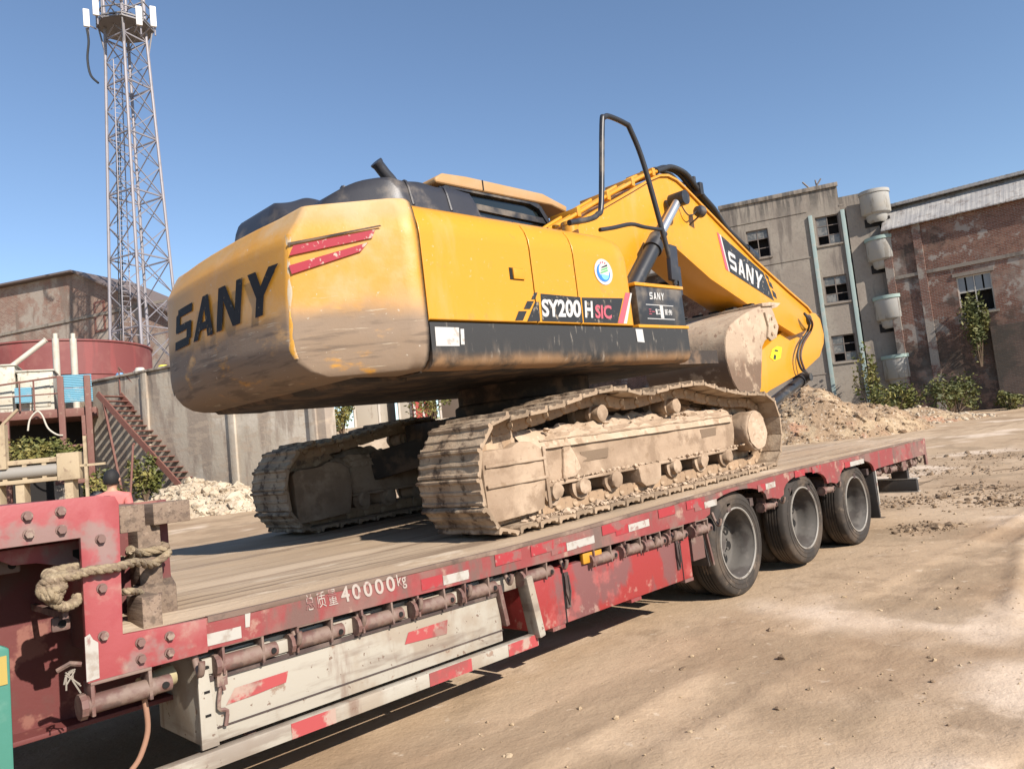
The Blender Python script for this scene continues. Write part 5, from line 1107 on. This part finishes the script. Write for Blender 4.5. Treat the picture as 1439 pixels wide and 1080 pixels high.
p = AT(150,655,24.5); bush('shrub', (p.x,p.y,1.0), .7, .5, 1.0, 900, .16, 'small bright green weed under the staircase', seed=7)
p = AT(203,665,25.3); bush('shrub', (p.x,p.y,1.0), .6, .4, 1.3, 900, .18, 'dry olive weed at the foot of the staircase', seed=8)
p = AT(480,592,31); bush('shrub', (p.x,p.y,2.7), .8, .8, 1.3, 900, .16, 'yellow-green bush beside the rust red post', seed=9)
p = AT(604,580,34); bush('shrub', (p.x,p.y,2.9), .8, .8, 1.6, 700, .18, 'pale bush between the red shed and the dark timber shed', seed=10)
# ---- left brick gable building
fg = Face(AT(-30,500,50), AT(262,500,44)); LB = fg.root('gable_building', 'pale old brick building with a low gable roof behind the red tank', 'building')
pts = [fg.uv(-30,411), fg.uv(108,384), fg.uv(262,448)]
x0, x1 = -6, fg.L+1; sl1 = (pts[1][1]-pts[0][1])/(pts[1][0]-pts[0][0]); sl2 = (pts[2][1]-pts[1][1])/(pts[2][0]-pts[1][0]); ax_, az_ = pts[1]
zl_, zr_ = az_-sl1*(ax_-x0), az_+sl2*(x1-ax_)
wx0, wz1 = fg.uv(134,426); wx1, wz0 = fg.uv(148,463)
mb = MB(); mb.prism([(x0,3),(x1,3),(x1,zr_),(ax_,az_),(x0,zl_)], 'y', 0, 4); mb.build('wall', m_brick2, LB, 0)
mb = MB(); mb.box(wx0-.08,wx1+.08,-.06,.0,wz0-.08,wz1+.08); wf = mb.build('window', m_rust, LB); mb = MB(); mb.box(wx0+.06,wx1-.06,-.065,-.061,wz0+.05,wz1-.06); mb.build('pane', m_brick2, wf)
for a, b in (((x0-.4,zl_-sl1*.4),(ax_,az_)),((ax_,az_),(x1+.4,zr_+sl2*.4))):
    mb = MB(); ro = [(a[0],a[1]+.03),(b[0],b[1]+.03),(b[0],b[1]+.15),(a[0],a[1]+.15)]; mb.prism(ro, 'y', -.45, 4.4); mb.build('roof', MAT('dark_tile_roof', (.13,.10,.09), .8, bump=[(6,.03)]), LB)
mb = MB(); mb.box(x0,x1,-.08,0,fg.uv(60,458)[1]-.1,fg.uv(60,458)[1]+.08); mb.build('ledge', m_conc, LB)
# ---- red tank
m_tank = MAT('red_tank_paint', (.16,.042,.038), .65, layers=[((.22,.085,.07),.7,.45,.7,.6),((.22,.05,.045),1.2,.55,.7,.6,{'st':(2,2,.2)})], bump=[(2,.01)])
tr = AT(175,490,35); tl_ = AT(-70,500,35); rad = ((tr-tl_).length)/2*.97; cen = (tr+tl_)/2 + Vector((math.cos(YAW),math.sin(YAW),0))*2.0
zt1 = AT(60,463,33.5-rad*.55).z
root = empty('storage_tank', (cen.x,cen.y,ZT-.1)); tag(root, 'large round red steel tank on the terrace', 'tank')
mb = MB(); H_ = zt1-ZT+.1; mb.lathe((0,0,0), 'z', [(rad,0),(rad,H_-.08),(rad+.06,H_-.07),(rad+.06,H_),(rad-.1,H_),(rad-.3,H_-.3)], 72); TK = mb.build('tank_shell', m_tank, root, 40)
mb = MB(); mb.lathe((0,0,0), 'z', [(rad,H_*.45),(rad+.05,H_*.45+.01),(rad+.05,H_*.45+.07),(rad,H_*.45+.08)], 72, 0, False); mb.build('tank_hoop', m_tank, root, 40)
# ---- white pipes
m_wpipe = MAT('cream_pipe', (.46,.42,.35), .6, layers=[((.4,.34,.27),3,.55,.72,.6)])
for px in (80,105):
    p = AT(px,520,29.2); t_ = AT(px-2,475,29.2); mb = MB(); mb.cyl((0,0,0),(0,0,t_.z-4.5),.12,14); mb.cyl((0,0,t_.z-4.5),(0,0,t_.z-4.3),.085,12); mb.lathe((0,0,0), 'z', [(.2,0),(.2,.05),(.12,.06)], 14); o = mb.build('vent_pipe', m_wpipe, None, 40)
    o.location = (p.x,p.y,4.5); tag(o, 'upright cream vent pipe standing closer to the slanting pipe, in front of the red tank' if px == 80 else 'upright cream vent pipe standing behind the tall blue panel, closer to the staircase', 'pipe', 'pair of cream vent pipes')
a = AT(13,517,27); b = AT(64,478,27.6); mb = MB(); mb.cyl(a, b, .09, 12); mb.cyl(a, a-(b-a)*.6, .09, 12); mb.cyl(b, b+(b-a)*.02, .11, 10); o = mb.build('slanting_pipe', m_wpipe, None, 40); tag(o, 'cream pipe slanting up in front of the red tank', 'pipe')
# ---- steel platform
fp = Face(AT(-20,570,26.2), AT(135,565,27.6)); PL = fp.root('steel_platform', 'rusty steel platform on red columns with blue corrugated panels', 'platform')
zp = 4.45
mb = MB(); mb.box(-5,fp.L,.0,2.5,zp-.3,zp); mb.build('platform_floor', m_rust, PL, bev=.01)
m_bluep = MAT('blue_corrugated_sheet', (.17,.36,.45), .5, layers=[((.35,.42,.44),2,.5,.7,.5)])
for q in ([(86,527),(129,527),(129,543),(87,543)], [(88,546),(129,546),(131,563),(90,564)], [(20,545),(43,541),(45,565),(22,572)]):
    u0, v1 = fp.uv(*q[0], -.1); u1, v0 = fp.uv(*q[2], -.1); mb = MB(); n = 30; r1 = []
    rings = []
    for k in range(n+1):
        z = v0+(v1-v0)*k/n; y = -.1+.018*math.sin(k*math.pi*.5); rings.append([(u0,y,z),(u1,y,z)])
    mb.loft(rings, False, False); mb.build('blue_panel', m_bluep, PL, 60)
for px in (8,88,126):
    u = fp.uv(px,600,-.15)[0]; mb = MB(); mb.box(u-.1,u+.1,-.2,.0,.2,zp+1.15 if px > 50 else zp-.3); mb.build('column', m_rust, PL, bev=.012)
u0, u1 = fp.uv(88,600,-.15)[0], fp.uv(118,600,-.15)[0]
mb = MB(); mb.box(u1-.06,u1+.06,-.2,-.06,1.9,zp-.3); mb.box(u0+.1,u1-.06,-.17,-.09,3.05,3.13); mb.box(u0-.3,u1+.3,-.25,-.05,1.75,1.9); mb.build('ladder_frame', m_rust, PL, bev=.008)
mb = MB(); mb.box(u0-.32,u0+.32,-.4,.15,-.2,1.75); mb.build('column_base', m_conc, PL, bev=.02)
mb = MB()
for px in (-10,28,48): u = fp.uv(px,560,-.1)[0]; mb.tube([(u,-.1,zp),(u,-.1,zp+1.05)], .03, 6)
ua = fp.uv(-15,560,-.1)[0]; mb.tube([(ua,-.1,zp+.9),(u0,-.1,zp+1.15)], .035, 6); mb.tube([(ua,-.1,zp+.5),(u0,-.1,zp+.55)], .025, 6); mb.build('guard_rail', m_rust, PL)
mb = MB(); mb.box(-5,fp.L+1.5,2.4,2.6,-.3,zp-.3); mb.build('back_wall', m_dark, PL)  # near-black sheet, painted shade of the void under the platform
mb = MB(); ud, zd = fp.uv(52,578,-.25); mb.tube(spline([(ud-.3,-.25,zd-.65),(ud-.22,-.25,zd-.25),(ud,-.25,zd),(ud+.15,-.25,zd-.15),(ud+.3,-.25,zd-.6),(ud+.55,-.25,zd-.85),(ud+.75,-.25,zd-.9)],5), .03, 8); mb.build('pale_hose', m_wpipe, PL, 50)
m_eq = MAT('cream_machine_paint', (.42,.40,.33), .6, layers=[((.42,.37,.28),2,.5,.7,.7),((.2,.15,.1),6,.62,.72,.6)])
for q, lb in (([(-12,515),(23,572)],'cream machine cabinet at the end of the steel platform'),([(24,523),(76,560)],'cream square machine housing behind the platform railing')):
    u0_, v1_ = fp.uv(*q[0], .3); u1_, v0_ = fp.uv(*q[1], .3); mb = MB(); mb.box(u0_,u1_,.3,1.6,zp,v1_); mb.box(u0_+.1,u1_-.1,.26,.3,zp+.15,v1_-.15); mb.box(u0_-.05,u1_+.05,.25,1.65,v1_,v1_+.06); o = mb.build('machine_cabinet', m_eq, None, bev=.02); o.matrix_world = fp.M; tag(o, lb, 'machine')
# ---- staircase
sA, sB = AT(137,553,26.9), AT(247,676,25.4); SV = sB-sA; ST = empty('steel_staircase', (sB.x,sB.y,0)); tag(ST, 'rusty steel staircase climbing the retaining wall to the platform', 'staircase')
hd = Vector((SV.x,SV.y,0)).normalized(); nd = Vector((-hd.y,hd.x,0)); off = Vector((sB.x,sB.y,0)); n_st = 17
for w_ in (0,.95):
    mb = MB(); mb.beam(sA-off+nd*w_, sB-off+nd*w_, .06, .2); mb.beam(sB-off+nd*w_, sB-off+nd*w_+SV*.06, .06, .2); mb.build('stringer', m_rust, ST)
    mb = MB(); mb.tube([sA-off+nd*w_+Vector((0,0,1)), sB-off+nd*w_+Vector((0,0,.95))], .03, 6)
    for t in (.0,.33,.66,.98): q = sA-off+nd*w_+SV*t; mb.tube([q,q+Vector((0,0,1))], .025, 6)
    if w_: mb.build('stair_rail', m_rust, ST)
for k in range(n_st):
    q = sA-off+SV*((k+.5)/n_st); mb = MB(); c_ = q+nd*.475; rot = Matrix((hd,nd,Vector((0,0,1)))).transposed(); mb.obox(c_, (.25,.93,.035), rot); mb.build('step', m_rust, ST)
mb = MB(); q = sA-off+SV*.08; mb.beam(q+Vector((0,0,-.1)), Vector((q.x+.5,q.y-.2,.3)), .07); mb.build('stair_prop', m_rust, ST)
# ---- clutter under the staircase
m_tarp = MAT('black_plastic_sheet', (.02,.02,.024), .45, layers=[((.12,.10,.08),3,.55,.75,.6)], bump=[(6,.05)])
p = AT(140,650,24.2); mb = MB(); vs_ = []
for i in range(25):
    for j in range(25):
        u, v = i/12-1, j/12-1; k_ = max(0, 1-math.hypot(u,v)**1.6); vs_.append((u*1.0+.1*noise.noise(Vector((u*3,v*3,1))), v*.7, 1.9*k_*(.6+.5*noise.noise(Vector((u*2.2,v*2.2,4))))+.12*noise.noise(Vector((u*7,v*7,2)))*k_))
mb.add(vs_, [(i*25+j,(i+1)*25+j,(i+1)*25+j+1,i*25+j+1) for i in range(24) for j in range(24)]); o = mb.build('tarp_heap', m_tarp, None, 50); o.location = (p.x,p.y,gz(p.x,p.y)-.02); tag(o, 'crumpled black plastic sheeting heaped under the staircase', 'tarp')
for k, (px, py0, py1, lb) in enumerate(((122,612,690,'thin leaning steel bar beside the black sheeting'),(178,625,680,'short rusty pipe leaning at the foot of the staircase'))):
    a = AT(px,py1,23.6); b = AT(px+(9 if k else -3),py0,24.2); mb = MB(); mb.cyl((0,0,gz(a.x,a.y)-.05),b-Vector((a.x,a.y,0)),.035 if k else .03,8); mb.cyl(b-Vector((a.x,a.y,0)),b-Vector((a.x,a.y,0))+Vector((.05,.03,.03)),.045,8); o = mb.build('steel_bar', m_rust, None, 40); o.location = (a.x,a.y,0); tag(o, lb, 'steel bar')
# ---- lattice tower
m_galv = MAT('galvanised_steel', (.25,.23,.24), .5, .25, layers=[((.17,.16,.165),1.5,.5,.7,.5)])
m_ant = MAT('white_antenna', (.55,.54,.52), .5)
dT = 40; bt = AT(209,560,dT); TW = empty('lattice_tower', (bt.x,bt.y,ZT-.1)); tag(TW, 'tall galvanised lattice telecom tower with platform and antennas', 'tower')
def zat(px, py): return AT(px, py, dT).z-(ZT-.1)
zt0 = zat(175,-70); zpl = zat(178,14)
rot_ = YAW+R(20)
def leg(i, z):
    r_ = 1.78+(.98-1.78)*z/zpl if z < zpl else 1.0-.0*z; r_ = max(.75, r_)
    a = rot_+math.pi/4*0+i*math.pi/2; return Vector((r_*math.cos(a), r_*math.sin(a), z))
for i in range(4):
    mb = MB(); mb.tube([leg(i,0), leg(i,zpl), leg(i,zt0)], .085, 8); mb.build('tower_leg', m_galv, TW, 40)
lv = []; z = 0
while z < zt0-.6: lv.append(z); z += 2.15-.045*z if z < 24 else 1.1
lv.append(zt0)
for i in range(4):
    for a, b in zip(lv, lv[1:]):
        mb = MB(); mb.beam(leg(i,a), leg((i+1)%4,b), .055, .04); mb.beam(leg((i+1)%4,a), leg(i,b), .045, .04); mb.build('cross_brace', m_galv, TW)
    for k, a in enumerate(lv):
        if k % 2 == 0: mb = MB(); mb.beam(leg(i,a), leg((i+1)%4,a), .07); mb.build('ring_strut', m_galv, TW)
lad = (leg(2,0)+leg(1,0))/2*.9; lad2 = (leg(2,zpl)+leg(1,zpl))/2*.9
mb = MB(); 
for s_ in (-.2,.2): mb.tube([lad+Vector((s_,0,0)), lad2+Vector((s_,0,0))], .03, 5)
for k in range(70): q = lad.lerp(lad2, k/70); mb.beam(q+Vector((-.2,0,0)), q+Vector((.2,0,0)), .025)
mb.build('ladder', m_galv, TW)
oct_ = [Vector((1.4*math.cos(a_), 1.4*math.sin(a_), 0)) for a_ in [rot_+k*math.pi/4 for k in range(8)]]
mb = MB()
for k in range(8):
    a, b = oct_[k], oct_[(k+1)%8]
    for h in (0,.15,.6,1.15): mb.beam(a+Vector((0,0,zpl+h)), b+Vector((0,0,zpl+h)), .08 if h < .2 else .05)
    mb.beam(a+Vector((0,0,zpl)), a+Vector((0,0,zpl+1.15)), .05); mb.beam(a+Vector((0,0,zpl)), a*.45+Vector((0,0,zpl)), .07)
    if k % 2 == 0: mb.beam(a*.95+Vector((0,0,zpl)), leg(k//2,zpl-1.6), .07)
mb.prism([(p.x*1.0,p.y*1.0) for p in oct_], 'z', zpl-.04, zpl-.01); mb.build('tower_platform', MAT('dark_galvanised', (.16,.15,.15), .6, .2), TW)
for px, py0, py1, nm in ((119,12,38,0),(132,-8,22,0),(193,8,36,0),(213,8,38,0),(165,-30,0,0)):
    p0 = AT(px+3,py1,dT-.6)-Vector((bt.x,bt.y,ZT-.1)); p1 = AT(px,py0,dT-.6)-Vector((bt.x,bt.y,ZT-.1)); h_ = p1.z-p0.z
    mb = MB(); rz_ = Matrix.Rotation(YAW+R(30),3,'Z'); mb.obox(((p0.x),(p0.y),p0.z+h_/2),(.14,.30,h_),rz_); A_ = mb.build('antenna_panel', m_ant, TW, bev=.04)
    mb = MB(); mb.tube([(p0.x+.1,p0.y+.1,p0.z-.4),(p0.x+.1,p0.y+.1,p0.z+h_+.1)], .04, 6); q = Vector((p0.x,p0.y,0)); mb.beam(Vector((p0.x,p0.y,p0.z+.15)), Vector((*(q.normalized()*min(1.8,q.length)).xy, p0.z+.15)), .05); mb.build('antenna_pole', m_galv, TW)
c0 = AT(122,40,dT-.6)-Vector((bt.x,bt.y,ZT-.1)); mb = MB(); mb.tube(spline([c0, c0+Vector((.05,0,-.7)), c0+Vector((-.02,.1,-1.6)), c0+Vector((.05,0,-2.5)), c0+Vector((.3,-.3,-3.0))],6), .06, 6); mb.build('dangling_cable', m_hose, TW, 50)
mb = MB()
for k in range(3): mb.tube([leg(1,0)*.75+Vector((.1*k,0,0)), leg(1,zpl)*.75+Vector((.1*k,0,0))], .03, 5)
mb.build('feeder_cable', m_hose, TW)
# tower base clutter on the terrace edge
for px, wd, h, col, lb in ((160,14,10,(.10,.25,.42),'blue motor standing on the terrace edge'),(221,16,9,(.55,.48,.06),'yellow crate on the terrace edge by the tower'),(188,16,12,(.45,.42,.36),'grey cement sack on the terrace edge')):
    x = fw.uv(px,515,.5)[0]; mb = MB(); w2 = wd*27/1067/2; hh_ = h*27/1067+.1; mb.lathe((0,0,0), 'z', [(w2*.8,0),(w2,.04),(w2,hh_*.7),(w2*.7,hh_)], 12); mb.box(-w2*1.2,w2*.3,-.1,.1,hh_*.3,hh_*.75); o = mb.build('terrace_clutter', MAT('clutter_paint', col, .6), None, 40); o.matrix_world = fw.M @ Matrix.Translation((x,.75,ZT-.03)); tag(o, lb, 'equipment')
# ---- beam machine in the left foreground
m_beige = MAT('beige_machine_steel', (.37,.29,.185), .8, layers=[((.28,.21,.135),2,.48,.68,.7),((.18,.12,.08),5,.6,.72,.6)], bump=[(20,.004)])
dm = 19; fm = Face(AT(-60,660,dm), AT(112,650,dm+.6)); BM = fm.root('beam_press', 'old beige steel beam machine lying on the rubble by the platform', 'machine')
u0, zt0_ = fm.uv(-60,648); u1, _ = fm.uv(80,645); zc = fm.uv(40,645)[1]
mb = MB(); mb.box(0,u1,0,.5,zc-.12,zc); mb.box(0,u1,0,.5,zc-.60,zc-.50); mb.box(0,u1,.2,.26,zc-.5,zc-.12); mb.build('main_beam', m_beige, BM, bev=.008)
for k in range(5): mb = MB(); x = u1*(k+.3)/5; mb.box(x-.05,x+.05,.02,.48,zc-.5,zc-.12); mb.build('stiffener', m_beige, BM)
mb = MB(); mb.cyl((u1*.35,.1,zc-.32),(u1,.1,zc-.32),.16,16); mb.build('cylinder', MAT('grey_cylinder', (.25,.23,.2), .6), BM, 40)
ue = fm.uv(112,650)[0]; mb = MB(); mb.box(u1,ue,-.05,.55,zc-.62,zc+.08); mb.build('head_block', m_beige, BM, bev=.02)
for x in (.8,u1*.6,ue-.3): mb = MB(); mb.box(x-.1,x+.1,.05,.45,-.2,zc-.6); mb.build('leg', m_beige, BM, bev=.01)
mb = MB(); x = fm.uv(3,620)[0]; mb.box(x-.06,x+.1,-.1,.1,zc-.2,fm.uv(3,597)[1]); mb.beam((x+.02,0,fm.uv(3,597)[1]),(fm.uv(25,575)[0],0,fm.uv(25,575)[1]),.06); mb.build('lever_arm', m_beige, BM)
mb = MB(); mb.box(ue+.1,ue+.17,.0,.07,.0,fm.uv(118,612)[1]); mb.box(ue+.0,ue+.6,.0,.06,fm.uv(118,655)[1],fm.uv(118,655)[1]+.06); o = mb.build('steel_stand', m_beige, None); o.matrix_world = fm.M; tag(o, 'thin beige steel stand beside the beam machine', 'stand')

# ---- low wooded hills round the yard
mb = MB(); rg = []
for r_, hk in ((230,0),(262,.55),(300,1),(380,1)):
    rg.append([(CAM.x+r_*math.cos(2*math.pi*k/180), CAM.y+r_*math.sin(2*math.pi*k/180), -1.5+hk*(12+6*noise.noise(Vector((3*math.cos(2*math.pi*k/180),3*math.sin(2*math.pi*k/180),r_*.01)))+2.5*noise.noise(Vector((k*.35,r_*.03,1))))) for k in range(180)])
mb.loft(rg, True, False); o = mb.build('hills', MAT('wooded_hill', (.075,.085,.04), .9, layers=[((.14,.12,.06),.06,.45,.7,.7),((.04,.055,.025),.2,.5,.7,.7)], bump=[(.4,1.5)]), None, 60); tag(o, kind='structure')
# ================================================================== PERSON
m_skin = MAT('skin', (.42,.23,.15), .6); m_shirt = MAT('pink_shirt', (.52,.16,.145), .85, layers=[((.42,.11,.105),3,.45,.65,.5)], bump=[(25,.006)]); m_trs = MAT('dark_trousers', (.035,.037,.05), .85); m_hair = MAT('black_hair', (.010,.009,.009), .75, bump=[(60,.004,(1,1,.2))])
J = {'pel':(0,0,.95,.135,.115),'abd':(0,0,1.1,.135,.105),'che':(0,.0,1.27,.165,.115),'upc':(0,-.005,1.39,.155,.095),'nk':(0,.005,1.475,.06,.06),'nk2':(0,.02,1.52,.058,.06),'h1':(0,.03,1.575,.075,.09),'h2':(0,.025,1.645,.082,.102),'h3':(0,.02,1.705,.06,.075)}
for s_, n_ in ((1,'l'),(-1,'r')):
    J.update({'sh'+n_:(s_*.185,0,1.395,.07,.07),'el'+n_:(s_*.235,-.02,1.12,.045,.045),'wr'+n_:(s_*.235,.09,.90,.032,.028),'pa'+n_:(s_*.232,.125,.83,.036,.022),'hp'+n_:(s_*.095,0,.88,.095,.1),'kn'+n_:(s_*.11,.02,.49,.062,.065),'an'+n_:(s_*.115,-.01,.09,.042,.045),'to'+n_:(s_*.125,.13,.035,.042,.03)})
    for k in range(4): J['f%d%s' % (k,n_)] = (s_*(.232+(k-1.5)*.004), .135+(k-1.5)*.019, .775-.004*abs(k-1.4), .0095, .0095); J['g%d%s' % (k,n_)] = (s_*(.224+(k-1.5)*.004), .145+(k-1.5)*.019, .735-.006*abs(k-1.4), .0085, .0085)
    J['t0'+n_] = (s_*.215,.155,.835,.011,.011); J['t1'+n_] = (s_*.205,.175,.80,.0095,.0095)
ED = [('pel','abd'),('abd','che'),('che','upc'),('upc','nk'),('nk','nk2'),('nk2','h1'),('h1','h2'),('h2','h3')]
for n_ in 'lr':
    ED += [('upc','sh'+n_),('sh'+n_,'el'+n_),('el'+n_,'wr'+n_),('wr'+n_,'pa'+n_),('pel','hp'+n_),('hp'+n_,'kn'+n_),('kn'+n_,'an'+n_),('an'+n_,'to'+n_),('pa'+n_,'t0'+n_),('t0'+n_,'t1'+n_)]
    for k in range(4): ED += [('pa'+n_,'f%d%s' % (k,n_)),('f%d%s' % (k,n_),'g%d%s' % (k,n_))]
ks = list(J); me = bpy.data.meshes.new('person'); me.from_pydata([J[k][:3] for k in ks], [(ks.index(a),ks.index(b)) for a, b in ED], [])
ob = bpy.data.objects.new('person_skin', me); COL.objects.link(ob); md = ob.modifiers.new('s','SKIN'); md.use_smooth_shade = True
for i, k in enumerate(ks): me.skin_vertices[0].data[i].radius = J[k][3:]; me.skin_vertices[0].data[i].use_root = (k == 'pel')
sb = ob.modifiers.new('u','SUBSURF'); sb.levels = 2; sb.render_levels = 2
bm_ = bpy.data.meshes.new_from_object(ob.evaluated_get(bpy.context.evaluated_depsgraph_get())); bpy.data.objects.remove(ob)
for m_ in (m_skin, m_shirt, m_trs): bm_.materials.append(m_)
for p_ in bm_.polygons:
    c = p_.center; p_.use_smooth = True
    p_.material_index = 0 if c.z > 1.475 or (abs(c.x) > .18 and c.z < 1.2 and c.z > .7) else (1 if c.z > .93 else 2)
PR = empty('person'); pp = AT(157,690,9.4); PR.location = (pp.x,pp.y,gh(pp.x,pp.y)); PR.scale = (.96,.96,.95); PR.rotation_euler.z = YAW-math.pi/2+R(8)
tag(PR, 'person in a pink shirt with black hair standing behind the red gooseneck, back turned', 'person')
bo = link('body', bm_, PR)
bm = bmesh.new(); bmesh.ops.create_icosphere(bm, subdivisions=4, radius=1)
for v in bm.verts:
    v.co = Vector((v.co.x*.096*(1+.04*noise.noise(v.co*4)), v.co.y*.112-.004, v.co.z*.125*(1+.05*noise.noise(v.co*5))))
bmesh.ops.delete(bm, geom=[v for v in bm.verts if (v.co.y > .055 and v.co.z < .055) or v.co.z < -.085], context='VERTS')
hm = bpy.data.meshes.new('hair'); bm.to_mesh(hm); bm.free(); hm.materials.append(m_hair)
for p_ in hm.polygons: p_.use_smooth = True
ho = link('hair', hm, PR); ho.location = (0,.02,1.645)
for s_ in (-1,1): mb = MB(); mb.lathe((s_*.092,.025,1.62), 'x', [(.02,-.012),(.03,0),(.022,.012)], 10); mb.build('ear', m_skin, PR, 60)
mb = MB(); mb.add([(-.015,.115,1.60),(.015,.115,1.60),(0,.145,1.605),(0,.11,1.655)], [(0,1,2),(0,2,3),(1,3,2),(0,3,1)]); mb.build('nose', m_skin, PR, 60)
for s_ in (-1,1): mb = MB(); mb.lathe((s_*.035,.112,1.65), 'y', [(.002,.01),(.012,.004),(.013,-.006)], 10); mb.build('eye', m_hair, PR, 60)
